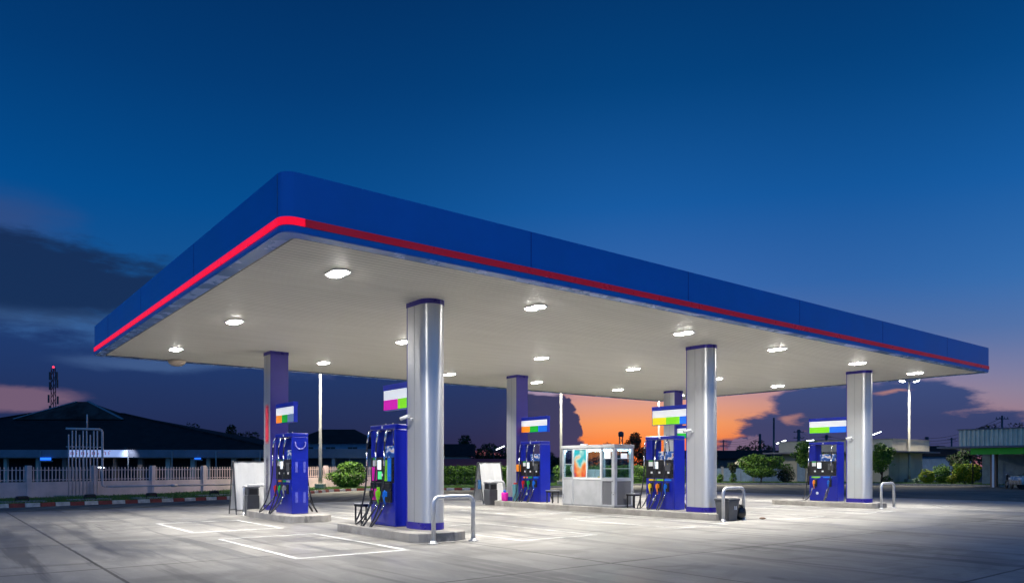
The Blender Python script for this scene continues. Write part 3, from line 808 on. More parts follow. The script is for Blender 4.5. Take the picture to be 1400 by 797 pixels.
def litter_bin(t, s, label):
    b = thing('litter_bin', label, 'bin', W(t, s), ANG)
    mb = MB(); mb.box(-.2, .2, -.2, .2, .0, .62); mb.build('body', M['dgrey'], b, bevel=.02)
    mb = MB(); mb.box(-.19, .19, -.19, .19, .62, .86); mb.build('hood', M['dgrey'], b, bevel=.03)
    mb = MB(); mb.box(-.215, .215, -.215, .215, .86, .92); mb.build('lid', M['mgrey'], b, bevel=.02)
    boxes('opening', M['black'], b, [(-.194, -.188, -.13, .13, .65, .82), (-.13, .13, -.194, -.188, .65, .82)])
    return b
litter_bin(13.3, 12.84, 'grey square litter bin beside the pink bucket')
litter_bin(3.75, 12.92, 'grey square litter bin at the hoop by the left A-board')
pb = thing('pink_bucket', 'bright pink bucket with a blue top on the island', 'bucket', W(13.38, 12.02, IZ))
mb = MB(); mb.lathe([(.10, 0), (.125, .02), (.135, .30), (.12, .33)], 18); mb.build('body', M['pinkplastic'], pb)
mb = MB(); mb.lathe([(.05, .33), (.06, .38), (.045, .42)], 12); mb.build('cap', M['azure'], pb)
wj = thing('water_jug', 'clear teal container leaning by the left booth pump', 'container', W(13.5, 11.5, IZ), ANG)
mb = MB(); mb.box(-.09, .09, -.1, .1, 0, .66); mb.build('body', M['teal'], wj, bevel=.03)
mb = MB(); mb.box(-.05, .05, -.06, .06, .66, .72); mb.build('lid', M['red'], wj, bevel=.01)
ob = MB(); ob.box(-.06, .06, -.08, .08, 0, .28); o = ob.build('orange_box', M['orange'], loc=W(13.66, 11.5, 1.2+IZ-.05), rz=ANG, bevel=.01)
tag(o, 'small orange box fixed beside the pump left of the booth', 'box')
# tapered bin and bag at the second hoop
tb_ = thing('tapered_bin', 'dark grey tapered bin behind the middle hoop bollard', 'bin', W(13.50, 2.0-.22), ANG)
mb = MB()
for (w0, w1, z0, z1) in ((.21, .27, 0, .60), (.29, .29, .602, .66)):
    k = len(mb.v); mb.v += [(-w0, -w0, z0), (w0, -w0, z0), (w0, w0, z0), (-w0, w0, z0), (-w1, -w1, z1), (w1, -w1, z1), (w1, w1, z1), (-w1, w1, z1)]
    for f_ in ((3,2,1,0),(4,5,6,7),(0,1,5,4),(1,2,6,5),(2,3,7,6),(3,0,4,7)): mb._f([k+i for i in f_])
mb.build('body', M['dgrey'], tb_, bevel=.012)
boxes('mark', M['white'], tb_, [(.02, .06, -.262, -.245, .33, .44), (.10, .14, -.262, -.245, .33, .44)])
tb_.scale = (.9, .9, .95)
def lump(name, m, loc, sx, sy, sz, seed, label, cat):
    q = random.Random(seed); mb = MB(); mb.smooth = True
    nu, nv = 14, 8; k = 0
    for j in range(nv+1):
        ph = math.pi*j/nv
        for i in range(nu):
            a = 2*math.pi*i/nu; rr = 1+q.uniform(-.14, .14)
            mb.v.append((sx*math.sin(ph)*math.cos(a)*rr, sy*math.sin(ph)*math.sin(a)*rr, max(0, sz*(.5+.5*math.cos(ph))*rr)))
    for j in range(nv):
        for i in range(nu):
            i2 = (i+1) % nu; mb._f([j*nu+i, (j+1)*nu+i, (j+1)*nu+i2, j*nu+i2])
    o = mb.build(name, m, loc=loc); tag(o, label, cat); return o
lump('rubbish_bag', M['black'], W(14.02, 1.72), .17, .2, .42, 4, 'crumpled black bag leaning right of the tapered bin', 'bag')
o = lump('litter_scrap', M['brown'], W(14.75, 1.45), .09, .06, .06, 5, 'small brown scrap lying on the concrete near the tapered bin', 'litter')
# pale dome under the rear left edge of the canopy
dm = thing('dome_lamp', 'pale shallow dome hanging under the rear left canopy edge', 'lamp', W(2.15, 15.55, HC-.02))
mb = MB(); mb.lathe([(.04, -.19), (.16, -.17), (.25, -.10), (.29, -.02), (.29, .0)], 22); mb.build('dome', mat('dome_shade', (.55, .46, .38), .4), dm)

# ------------------------------------------------------------------ fence on the left
FA, FB = Vector((-24, 35, 0)), Vector((-13.5, 50.7, 0)); FD = (FB-FA)
def fp(k): return FA+FD*k
fang = math.atan2(FD.y, FD.x); fl = FD.length
fence = thing('picket_fence', 'pale pinkish wall topped with white pickets between square posts', 'fence', fp(0), fang)
k0, step = -.44, .166
ks = [.058+step*i for i in range(-3, 9)]
mb = MB(); mb.box(ks[0]*fl, ks[-1]*fl, -.07, .07, -.02, .78); mb.build('base_wall', M['plaster_pink'], fence)
for k in ks:
    mb = MB(); mb.box(k*fl-.115, k*fl+.115, -.115, .115, -.02, 1.58); mb.build('post', M['plaster_pink'], fence, bevel=.01)
for a, b in zip(ks, ks[1:]):
    mb = MB(); x0, x1 = a*fl+.13, b*fl-.13
    mb.box(x0, x1, -.02, .02, .86, .90); mb.box(x0, x1, -.02, .02, 1.34, 1.38)
    nn = int((x1-x0)/.165)
    for i in range(nn):
        x = x0+(i+.5)*(x1-x0)/nn
        mb.box(x-.022, x+.022, -.045, -.021, .80, 1.48)
        k = len(mb.v); mb.v += [(x-.022, -.045, 1.48), (x+.022, -.045, 1.48), (x+.022, -.021, 1.48), (x-.022, -.021, 1.48), (x, -.033, 1.53)]
        for t3 in ((0,1,4),(1,2,4),(2,3,4),(3,0,4)): mb._f([k+i_ for i_ in t3])
    mb.build('picket_panel', M['plaster_pink'], fence)

# lattice of upright pipes with its long handrail
ga = Vector((X(90, 36.2), 36.2, .1)); gb = Vector((X(140, 36.9), 36.9, .1)); gd = (gb-ga); gL = gd.length; gang = math.atan2(gd.y, gd.x)
lat = thing('pipe_lattice', 'tall frame of upright white pipes with a rounded corner on the grass', 'frame', ga, gang)
mt = M['plaster_pink']
mb = MB(); mb.tube([(0, 0, 3.28), (gL-.15, 0, 3.28), (gL-.04, 0, 3.24), (gL, 0, 3.13), (gL, 0, .55), (gL+.04, 0, .46), (gL+.15, 0, .43)], .055, 10); mb.build('main_pipe', mt, lat)
mb = MB(); mb.tube([(0, 0, 2.4), (gL, 0, 2.4)], .02, 6); mb.build('cross_bar', mt, lat)
for i in range(9):
    x = .12+i*(gL-.34)/8
    mb = MB(); mb.tube([(x, 0, 0), (x, 0, 3.2-(.2 if i % 3 == 0 else 0))], .03, 8); mb.build('upright_pipe', mt, lat)
mb = MB(); mb.tube([(.9, 0, 3.28), (.9, 0, 4.0)], .035, 8); mb.build('finial_pole', mt, lat)
mb = MB(); mb.box(-.5, gL+.1, -.25, .25, -.02, .03); mb.build('base_slab', M['kerb_grey'], lat)
he = Vector((-12.6, 44.5, .1)); hd = he-gb; hl = hd.length; hang = math.atan2(hd.y, hd.x)
hr = thing('pipe_rail', 'long low white pipe rail running along the grass in front of the fence', 'rail', gb, hang)
mb = MB(); mb.tube([(.18, 0, .43), (hl, 0, .43)], .045, 8); mb.build('rail', mt, hr)
for x in (2.4, 4.9, 7.4, hl-.05):
    mb = MB(); mb.tube([(x, 0, -.05), (x, 0, .40)], .03, 8); mb.build('post', mt, hr)
mb = MB(); mb.tube([(3.3, 0, .43), (3.6, 0, .43)], .075, 8); mb.build('coupling', mt, hr)
# low ground lights on pads along the kerb
pl0 = None
for px, Y, lab in ((30, 29.6, 'leftmost low black floodlight on a concrete pad in the verge'), (123, 31.6, 'low black floodlight on a pad below the pipe lattice'), (207, 33.2, 'low black floodlight on a pad in the verge, third from left'), (293, 36.2, 'low black floodlight on a pad near the left A-board')):
    loc = (X(px, Y), Y, .1)
    if pl0 is None:
        pl0 = thing('ground_floodlight', lab, 'floodlight', loc, .9, 'floodlights set in the verge')
        mb = MB(); mb.box(-.75, .75, -.45, .45, 0, .06); mb.build('pad', M['kerb_grey'], pl0, bevel=.01)
        mb = MB(); mb.box(-.2, .2, -.1, .1, .12, .26); mb.build('body', M['black'], pl0, bevel=.03)
        boxes('bracket', M['black'], pl0, [(-.24, -.21, -.03, .03, .06, .22), (.21, .24, -.03, .03, .06, .22)])
    else: dup(pl0, lab, loc)

# ------------------------------------------------------------------ street lamps
def street_lamp(x, y, label, h=9., rz=0., power=0.):
    l = thing('street_lamp', label, 'street lamp', (x, y, .08), rz, 'tall pale street lamps around the forecourt')
    mb = MB(); mb.box(-.3, .3, -.3, .3, 0, .35); mb.build('plinth', M['kerb_grey'], l, bevel=.03)
    mb = MB(); mb.tube([(0, 0, .35), (0, 0, .8), (0, 0, h)], [.15, .11, .065], 12); mb.build('pole', M['poletan'], l)
    mb = MB(); mb.tube([(-.45, 0, h-.02), (0, 0, h-.06), (.45, 0, h-.02)], .035, 8); mb.build('bracket', M['poletan'], l)
    for sg in (-1, 1):
        mb = MB(); mb.lathe([(.05, .12), (.16, .10), (.25, -.02), (.27, -.06)][::-1], 14); hd_ = mb.build('head', M['poletan'], l); hd_.location = (sg*.62, 0, h+.02); hd_.rotation_euler = (0, sg*R(-22), 0)
        mb = MB(); mb.lathe([(.06, -.16), (.2, -.13), (.255, -.065)], 14); le = mb.build('lens', M['lamp_white'], hd_)
        ld = bpy.data.lights.new('lamp', 'AREA'); ld.shape = 'DISK'; ld.size = .4; ld.energy = 950; ld.spread = R(122); ld.color = (1, .93, .76)
        lo = bpy.data.objects.new('lamp', ld); COL.objects.link(lo); lo.parent = le; lo.location = (0, 0, -.18)
    return l
street_lamp(X(438, 47.9), 47.9, 'street lamp standing on the verge left of the round bush')
street_lamp(X(767, 57.5), 57.5, 'street lamp rising behind the booth')
street_lamp(X(903, 63.5), 64.2, 'street lamp behind the pump with the yellow sign')
street_lamp(X(1243, 65.2), 65.2, 'twin headed street lamp beside the cream building, fully visible', 9.0)

# ------------------------------------------------------------------ vegetation
def leaf_cloud(mb, blobs, n, size, q, fill=.5, mats=3, flat=0.):
    vol = [b[3]*b[4]*b[5] for b in blobs]; tv = sum(vol)
    for b, v in zip(blobs, vol):
        for k in range(int(n*v/tv)):
            while True:
                d = Vector((q.gauss(0, 1), q.gauss(0, 1), q.gauss(0, 1)))
                if d.length > .01: break
            d.normalize(); r = (q.random()**(1/3))*(1-fill)+fill*q.uniform(.82, 1.08)
            p = Vector((b[0]+d.x*b[3]*r, b[1]+d.y*b[4]*r, b[2]+d.z*b[5]*r))
            if p.z < .02: continue
            s = size*q.uniform(.6, 1.35)
            u = Vector((q.gauss(0, 1), q.gauss(0, 1), q.gauss(0, .7))).normalized(); w = u.cross(d+Vector((q.gauss(0, .5), q.gauss(0, .5), q.gauss(0, .5)+.3))).normalized()
            mb.mi = q.choices(range(mats), weights=[5, 3, 2][:mats])[0]
            i = len(mb.v)
            mb.v += [tuple(p-u*s), tuple(p+w*s*.45), tuple(p+u*s), tuple(p-w*s*.45)]
            mb._f([i, i+1, i+2, i+3])
def clumps(cx, cy, cz, rx, ry, rz, n, q, cs=.42):
    bl = []
    for k in range(n):
        a = q.uniform(0, 6.28); h = q.uniform(-1, 1); r = math.sqrt(1-h*h)*q.uniform(.35, .8)
        s = cs*q.uniform(.55, 1.25)
        if k % 3 == 0: r *= 1.25; s *= .5
        bl.append((cx+rx*r*math.cos(a), cy+ry*r*math.sin(a), cz+rz*h*.72, rx*s, ry*s, rz*s*.9))
    return bl
LG = ['leaf1', 'leaf2', 'leaf3']; LD = ['leafd', 'leafd', 'leaf2']; LY = ['leafy', 'leaf3', 'leaf1']
def tree(name, label, px, Y, w, h, trunk_h, seed, leaves=LG, n=2600, size=.11, cat='tree', group=None, nb=11, cs=.42):
    q = random.Random(seed); x = X(px, Y)
    t = thing(name, label, cat, (x, Y, .08), 0, group)
    mb = MB(); hh = h*.72
    mb.tube([(0, 0, -.1), (q.uniform(-.05, .05), 0, trunk_h*.6), (q.uniform(-.1, .1), 0, trunk_h), (q.uniform(-.2, .2), 0, hh)], [h*.03, h*.022, h*.018, h*.006], 8)
    for k in range(6):
        a = q.uniform(0, 6.28); z0 = trunk_h*q.uniform(.8, 1.1); L = w*.36
        mb.tube([(0, 0, z0), (math.cos(a)*L*.5, math.sin(a)*L*.5, z0+(h-z0)*.35), (math.cos(a)*L, math.sin(a)*L, z0+(h-z0)*.62)], [h*.012, h*.008, h*.004], 6)
    mb.build('trunk', M['bark'], t)
    mb = MB(); cz = (trunk_h+h)/2; rz_ = (h-trunk_h)/2
    leaf_cloud(mb, clumps(0, 0, cz, w/2, w/2*.85, rz_, nb, q, cs)+[(0, 0, cz, w*.3, w*.25, rz_*.6)], n, size, q)
    mb.build('crown', [M[l] for l in leaves], t)
    return t
def bush(label, px, Y, w, h, seed, leaves=LG, n=1800, size=.08, d=None, name='bush', cat='bush', group=None, nb=9):
    q = random.Random(seed); x = X(px, Y); d = d or w*.7
    t = thing(name, label, cat, (x, Y, .08), 0, group)
    mb = MB()
    for k in range(7):
        a = q.uniform(0, 6.28); mb.tube([(math.cos(a)*w*.05, math.sin(a)*d*.05, -.05), (math.cos(a)*w*.2, math.sin(a)*d*.2, h*.55)], [.03, .012], 6)
    mb.build('stem', M['bark'], t)
    mb = MB(); leaf_cloud(mb, clumps(0, 0, h*.52, w/2, d/2, h*.5, nb, q, .46)+[(0, 0, h*.45, w*.4, d*.4, h*.42)], n, size, q)
    mb.build('foliage', [M[l] for l in leaves], t)
    return t
def hedge(label, p0, p1, h, d, seed, n):
    q = random.Random(seed); a, b = Vector(p0), Vector(p1); L = (b-a).length
    t = thing('hedge', label, 'hedge', ((a+b)/2), math.atan2((b-a).y, (b-a).x))
    bl = []
    k = int(L/.55)
    for i in range(k):
        for z in (.28, .72):
            bl.append((-L/2+(i+.5)*L/k, q.uniform(-.08, .08), h*z, .5, d/2*q.uniform(.9, 1.05), h*.3*q.uniform(.92, 1.06)))
    mb = MB(); leaf_cloud(mb, bl, n, .085, q, .6); mb.build('foliage', [M[l] for l in LG], t)
    mb = MB()
    for i in range(int(L/.8)):
        x = -L/2+(i+.5)*.8; mb.tube([(x, 0, -.1), (x+q.uniform(-.1, .1), 0, h*.7)], [.03, .012], 6)
    mb.build('stem', M['bark'], t); return t
bush('broad green bush on the verge beside the fence, left of the nearest pump', 477, 49.6, 3.1, 1.62, 11, n=5200, size=.085, d=1.9, nb=14)
hedge('clipped green hedge behind the forecourt, between nearest column and booth', (X(600, 57.5), 57.5, .08), (X(748, 58.6), 58.6, .08), 1.52, 1.1, 12, 13000)
hedge('clipped green hedge to the right of the booth', (X(760, 60), 60, .08), (X(935, 66), 66, .08), 1.55, 1.1, 13, 12000)
# trees of the right-hand garden
GT = 'small garden trees by the cream building'
tree('garden_tree', 'broad low green tree in front of the blue grey wall', 1041, 64.2, 4.4, 2.75, .45, 21, n=6500, size=.10, group=GT, nb=22, cs=.36)
tree('garden_tree', 'green tree behind the two-nozzle pump', 1106, 62.6, 3.3, 3.6, 1.1, 22, n=4800, size=.10, group=GT, nb=20, cs=.36)
tree('garden_tree', 'green tree right of the far right column', 1205, 62.0, 2.5, 3.4, .95, 23, n=3800, size=.10, group=GT, nb=18, cs=.36)
tree('garden_tree', 'tall narrow tree just right of the yellow sign column', 962, 67, 2.6, 3.4, .9, 24, n=3200, size=.10, group=GT)
tree('garden_tree', 'thin small tree between two clipped bushes', 1001, 66, 1.1, 2.0, .9, 25, leaves=LD, n=900, size=.08, group=GT)
bush('round clipped bush below the thin small tree', 1002, 65.6, .85, .8, 26, n=900, size=.05, group='clipped bushes by the blue grey wall')
bush('small light green bush beside the yellow sign column', 984, 65.6, .8, .75, 27, n=900, size=.05, leaves=['leaf3', 'leaf1', 'leaf2'], group='clipped bushes by the blue grey wall')
YB = 'garden bushes between the street lamp and the green fascia building'
bush('yellow green bush nearest the street lamp plinth', 1267, 62.4, 1.7, 1.25, 31, LY, 1900, .07, group=YB)
bush('dark green shrub between the two yellow bushes', 1287, 63.0, 1.9, 1.7, 32, LG, 1900, .08, group=YB)
bush('low yellow bush in front of the largest bush', 1302, 60.4, 1.3, .85, 33, LY, 1400, .06, group=YB)
bush('largest bright yellow green bush, left of the white pillars', 1322, 60.5, 2.9, 1.95, 34, ['leaf3', 'leafy', 'leaf1'], 3600, .085, group=YB, nb=12)
bush('white flowering low bush at the foot of the yellow bush', 1254, 61.6, .7, .5, 35, ['leaf1', 'leaf2', 'white'], 500, .045, group=YB)
bush('reddish low plant below the tree right of the far column', 1212, 62.6, .9, .75, 36, ['leaf2', 'brown', 'leaf1'], 700, .06)
bush('rounded dark bush under the broad low tree', 1075, 64.8, 2.0, 1.4, 37, LD, 1500, .08)
tree('dark_tree', 'dark dense tree behind the yellow bushes', 1312, 68, 3.0, 3.3, .6, 41, LD, 3000, .11)
# far trees in silhouette
FT = 'dark trees seen against the evening sky'
far = [(263, 96, 3.8, 7.5, 'low dark tree behind the hip-roofed hall'), (318, 97, 3.0, 7.0, 'dark tree beyond the right slope of the hall roof'), (342, 99, 3.4, 6.4, 'dark tree just left of the violet-faced column'),
       (634, 92, 3.0, 5.3, 'tall dark tree right of the nearest column'), (662, 94, 4.2, 4.6, 'broad dark tree above the maroon roof'), (690, 96, 4.4, 4.3, 'dark tree behind the right A-board'), (612, 98, 3., 3.6, 'low dark tree touching the nearest column'),
       (752, 100, 4.5, 3.3, 'dark tree left of the booth roof'), (865, 104, 3.6, 6.2, 'flat-topped dark tree in the sunset glow right of the booth'), (884, 98, 4.0, 4.8, 'dark tree close to the yellow nozzle pump'), (838, 108, 4.2, 3.2, 'low dark tree behind the booth roof'),
       (1046, 110, 6.0, 5.4, 'dark rounded tree behind the tall power pole'), (1018, 112, 5.6, 4.4, 'low dark tree in the orange sky'), (985, 112, 5., 4.0, 'low dark tree right of the yellow sign column'), (1085, 105, 4.5, 4.6, 'dark tree behind the cream parapet'),
       (1352, 84, 4.2, 6.6, 'sparse dark tree above the corrugated parapet, left one'), (1388, 86, 6.2, 7.6, 'tall dark tree above the corrugated parapet, right one'), (1420, 84, 6., 7.2, 'dark tree at the right edge over the corrugated building'),
       (1262, 100, 5, 4.0, 'dark tree behind the street lamp pole'), (1290, 98, 4.8, 4.1, 'dark tree behind the yellow bushes in the distance'), (560, 100, 5, 3.5, 'dark tree hidden by the nearest column'), (520, 98, 4.6, 4.0, 'dark tree left of the nearest column')]
for i, (px, Y, w, h, lab) in enumerate(far):
    tree('far_tree', lab, px, Y, w, h, h*.3, 60+i, LD, 1500, .17, group=FT, nb=12, cs=.4)
# far wood closing the horizon: nobody could count it
q = random.Random(5); mb = MB(); bl = []
for k in range(150):
    a = R(-46+92*(k+q.random())/150); rr = q.uniform(150, 190); s = q.uniform(4, 6)
    bl.append((rr*math.sin(a), rr*math.cos(a), q.uniform(1.0, 2.0), s*1.3, s, q.uniform(1.6, 2.8)))
leaf_cloud(mb, bl, 16000, .5, q, .5)
o = mb.build('distant_wood', [M['leafd']]*3); tag(o, 'far dark wood along the horizon', 'wood', kind='stuff')

# ------------------------------------------------------------------ buildings: hall on the left
HYf = 70.
hall = thing('hall', 'wide dark hip-roofed hall with a white fascia and lit sign beyond the fence', 'building', (X(113, HYf), HYf, 0))
hx0 = X(113, HYf)
ex0, ex1 = X(-260, HYf)-hx0, X(388, HYf)-hx0
zr0, zr1 = 3.05, 7.3; dep = 24.
rx0, rx1 = X(40, 82)-hx0, X(168, 82)-hx0
mb = MB()
e = [(ex0, -.6, zr0), (ex1, -.6, zr0), (ex1, dep+.6, zr0), (ex0, dep+.6, zr0)]; rdg = [(rx0, 12, zr1), (rx1, 12, zr1)]
mb.v += e+rdg
for f_ in ((0,1,5,4),(1,2,5),(2,3,4,5),(3,0,4),(3,2,1,0)): mb._f(list(f_))
rf = mb.build('roof', M['darkroof'], hall)
for a_, b_ in ((e[0], rdg[0]), (e[1], rdg[1]), (rdg[0], rdg[1])):
    mb = MB(); mb.beam(Vector(a_)+Vector((0, 0, .06)), Vector(b_)+Vector((0, 0, .06)), .3, .12); mb.build('ridge_cap', M['darkroof'], hall)
mb = MB(); a, b = X(52, 82)-hx0, X(172, 82)-hx0; m_ = X(113, 82)-hx0; pz = Z(549, 82)
mb.v += [(a-1, 9.4, 6.55), (b+1, 9.4, 6.55), (b+1, 14.6, 6.55), (a-1, 14.6, 6.55), (m_-.6, 12, pz), (m_+.6, 12, pz)]
for f_ in ((0,1,5,4),(1,2,5),(2,3,4,5),(3,0,4),(3,2,1,0)): mb._f(list(f_))
mb.build('monitor_roof', mat('weathered_roof', (.055, .042, .038), .9, var=.6, vscale=.5, spec=.1), hall)
mb = MB(); mb.box(ex0, ex1, -.72, -.6, 2.38, 3.08); mb.build('fascia_board', M['whiteband'], hall)
mb = MB(); mb.box(ex0, ex1, -.58, 6, 2.32, 2.40); mb.build('ceiling', M['woodtan'], hall)
mb = MB(); mb.box(ex0+1, ex1-1, 8, 8.3, 0, 3); mb.build('rear_wall', M['darkwall'], hall)
for px in (-60, -20, 5, 49, 86, 155, 190, 228, 262, 283, 318, 350):
    w_ = .3 if px % 2 else .42
    mb = MB(); xx = X(px, HYf)-hx0; mb.box(xx-w_/2, xx+w_/2, .2, .2+w_, 0, 2.32); mb.build('pillar', M['brown'] if px in (86, 190, 155) else M['cream'], hall)
sx0, sx1 = X(101, HYf)-hx0, X(180, HYf)-hx0
mb = MB(); mb.box(sx0, sx1, -.80, -.722, 2.40, 3.06); sg_ = mb.build('sign_panel', M['signlit'], hall)
q = random.Random(9)
mb = MB()
gx = sx0+.15
for i in range(8):
    w_ = .36; z0, z1 = 2.60, 2.90
    # loose curled strokes, like the round letters on the sign
    pts = [(gx+w_*.15, -.815, z1-.02), (gx+w_*.1, -.815, z1-.12), (gx+w_*.3, -.815, z1-.1), (gx+w_*.25, -.815, z0)] if i % 2 else [(gx+.05, -.815, z0), (gx+.05, -.815, z1-.05), (gx+.15, -.815, z1), (gx+w_*.75, -.815, z1-.05), (gx+w_*.75, -.815, z0)]
    mb.tube(pts, .028, 5)
    if i % 3 == 1: mb.tube([(gx+.1, -.815, z1+.05), (gx+.25, -.815, z1+.08)], .02, 5)
    gx += .50
mb.build('lettering', M['letter_red'], sg_)
for a_, b_ in (((a-1, 9.4, 6.6), (m_-.6, 12, pz+.05)), ((b+1, 9.4, 6.6), (m_+.6, 12, pz+.05))):
    mb = MB(); mb.beam(a_, b_, .25, .1); mb.build('ridge_cap', M['mgrey'], hall)
for k in range(9):
    xx = ex0+14+k*4.1
    mb = MB(); mb.tube([(xx, -.75, 2.95), (xx, -.75, .0)], .05, 6); mb.build('downpipe', M['greywall'], hall)
# lamps on the hall
for px, py, w_, hgt, m_, lab, nm in ((62, 627, .95, .24, 'bluescreen', 'small blue lit sign under the hall fascia', 'lit_sign'), (270, 626.5, .55, .12, 'bluescreen', 'thin blue lit sign under the hall fascia near the A-board', 'lit_sign')):
    o = thing(nm, lab, 'sign', (X(px, HYf-1), HYf-1, Z(py, HYf-1)))
    mb = MB(); mb.box(-w_/2, w_/2, 0, .1, -hgt/2, hgt/2); mb.build('face', M[m_], o)
    mb = MB(); mb.box(-w_/2-.15, w_/2+.15, .02, .14, -hgt/2-.14, -hgt/2-.01); mb.tube([(0, .07, hgt/2), (0, .07, hgt/2+.35)], .02, 6); mb.build('holder', M['mgrey'], o)
o = thing('tube_lamp', 'bright white tube lamp inside the hall behind the lattice', 'lamp', (X(137, 69), 69, 1.45))
mb = MB(); mb.tube([(-.3, 0, 0), (.35, 0, -.04)], .05, 8); mb.build('tube', M['tube_white'], o)
mb = MB(); mb.tube([(0, .1, -1.5), (0, .1, .05)], .03, 6); mb.build('stand', M['mgrey'], o)
o = thing('wall_spotlight', 'small spotlight on the hall fascia shining on its lit sign', 'spotlight', (X(172, HYf-1.6), HYf-1.6, 3.2))
mb = MB(); mb.box(-.15, .15, -.08, .08, -.05, .08); mb.build('body', M['black'], o)
mb = MB(); mb.beam((0, .05, .0), (0, .9, -.1), .04, .04); mb.build('arm', M['black'], o)
ld = bpy.data.lights.new('spot', 'SPOT'); ld.energy = 150; ld.color = (.62, .74, 1.); ld.spot_size = R(95); ld.spot_blend = .9; ld.shadow_soft_size = .08
lo = bpy.data.objects.new('spot', ld); COL.objects.link(lo); lo.parent = o; lo.location = (0, -.05, -.1); lo.rotation_euler = Vector((-.1, .75, -.45)).to_track_quat('-Z', 'Y').to_euler()
# antenna mast
am = thing('antenna_mast', 'thin lattice antenna mast with a red beacon above the hall roof', 'mast', (X(73, 150), 150, 0))
mb = MB(); mh = Z(503, 150)
for a in (0, 2.09, 4.19): mb.tube([(math.cos(a)*.6, math.sin(a)*.6, 0), (math.cos(a)*.4, math.sin(a)*.4, mh)], .07, 6)
for i in range(14):
    z = mh*i/14; z2 = mh*(i+1)/14; r = .7-.25*i/14
    for a, b in ((0, 2.09), (2.09, 4.19), (4.19, 0)): mb.tube([(math.cos(a)*r, math.sin(a)*r, z), (math.cos(b)*r, math.sin(b)*r, z2)], .05, 5)
mb.build('lattice', M['black'], am)
for z, x in ((mh-1.6, -.9), (mh-1.6, .9), (mh-3.2, 1.0), (mh-3.6, -.9), (mh-6.2, -1.2), (mh-6.5, 1.1), (mh-8.4, -.9), (mh-8.8, .9)):
    mb = MB(); mb.box(x*.8-.13, x*.8+.13, -.12, .12, z-.8, z+.8); mb.build('panel_antenna', M['black'], am)
mb = MB(); mb.lathe([(.1, 0), (.22, .15), (.1, .4)], 10, (0, 0, mh)); mb.build('beacon', M['red_beacon'], am)

# two-storey house and carport, centre left
hs = thing('two_storey_house', 'dark two-storey house with hip roof between the pumps on the left', 'building', (X(452, 88), 88, 0))
hw = 4.4
mb = MB(); mb.box(-hw, hw, 0, 8, 0, 4.3); mb.build('wall', M['tealwall'], hs)
mb = MB(); mb.v += [(-hw-.7, -.7, 4.3), (hw+.7, -.7, 4.3), (hw+.7, 8.7, 4.3), (-hw-.7, 8.7, 4.3), (-hw+2.4, 4, 6.1), (hw-2.4, 4, 6.1)]
for f_ in ((0,1,5,4),(1,2,5),(2,3,4,5),(3,0,4),(3,2,1,0)): mb._f(list(f_))
mb.build('roof', M['darkroof'], hs)
for x in (-2.6, 0, 2.6):
    mb = MB(); mb.box(x-.55, x+.55, -.03, .02, 2.7, 3.8); w_ = mb.build('window', M['black'], hs)
    mb = MB(); mb.box(x-.62, x+.62, -.05, -.031, 3.8, 3.87); mb.box(x-.62, x+.62, -.05, -.031, 2.63, 2.7); mb.box(x-.02, x+.02, -.05, -.031, 2.7, 3.8); mb.build('frame', M['mgrey'], w_)
cp = thing('carport', 'flat white-fronted carport below the two-storey house', 'building', (X(455, 74), 74, 0))
mb = MB(); mb.box(-8.5, 3.9, 0, .15, Z(626, 74), Z(613.5, 74)); mb.build('fascia_board', M['whiteband'], cp)
mb = MB(); mb.box(-8.5, 3.9, .15, 8, Z(617, 74), Z(613.5, 74)-.02); mb.build('roof', M['darkroof'], cp)
mb = MB(); mb.box(-8.5, 3.9, 7.7, 8, 0, 3); mb.build('rear_wall', M['tealwall'], cp)
for x in (-8, -4, 0, 3.6):
    mb = MB(); mb.box(x-.15, x+.15, .2, .5, 0, 2.5); mb.build('pillar', M['greywall'], cp)
o = thing('wall_lamp', 'blue-white wall lamp glowing above the fence beside the round bush', 'lamp', (X(478, 72.5), 72.5, Z(634, 72.5)))
mb = MB(); mb.lathe([(.25, -.14), (.12, .12)], 12); mb.build('shade', M['ledblue'], o)
mb = MB(); mb.tube([(0, 0, .1), (0, .0, .6), (0, .9, .65)], .03, 6); mb.build('bracket', M['mgrey'], o)
# maroon shed
sh = thing('maroon_shed', 'long low shed with a maroon roof behind the hedge', 'building', (X(650, 72), 72, 0))
mb = MB(); mb.box(-6.2, 4.6, .3, 6, 0, 1.6); mb.build('wall', M['darkwall'], sh)
mb = MB(); z0, z1 = 1.5, 2.3
mb.v += [(-6.6, 0, z0), (5, 0, z0), (5, 6.4, z0), (-6.6, 6.4, z0), (-6.6, 3.2, z1), (5, 3.2, z1)]
for f_ in ((0,1,5,4),(2,3,4,5),(1,2,5),(3,0,4),(3,2,1,0)): mb._f(list(f_))
mb.build('roof', M['maroon'], sh)
bh = thing('back_house', 'dark low house with gable roof behind the nearest column', 'building', (X(600, 86), 86, 0))
mb = MB(); mb.box(-8, 3.4, 0, 6, 0, 2.7); mb.build('wall', M['greywall'], bh)
mb = MB(); mb.v += [(-8.6, -.6, 2.7), (4, -.6, 2.7), (4, 6.6, 2.7), (-8.6, 6.6, 2.7), (-8.6, 3, 4.2), (4, 3, 4.2)]
for f_ in ((0,1,5,4),(2,3,4,5),(1,2,5),(3,0,4),(3,2,1,0)): mb._f(list(f_))
mb.build('roof', M['darkroof'], bh)

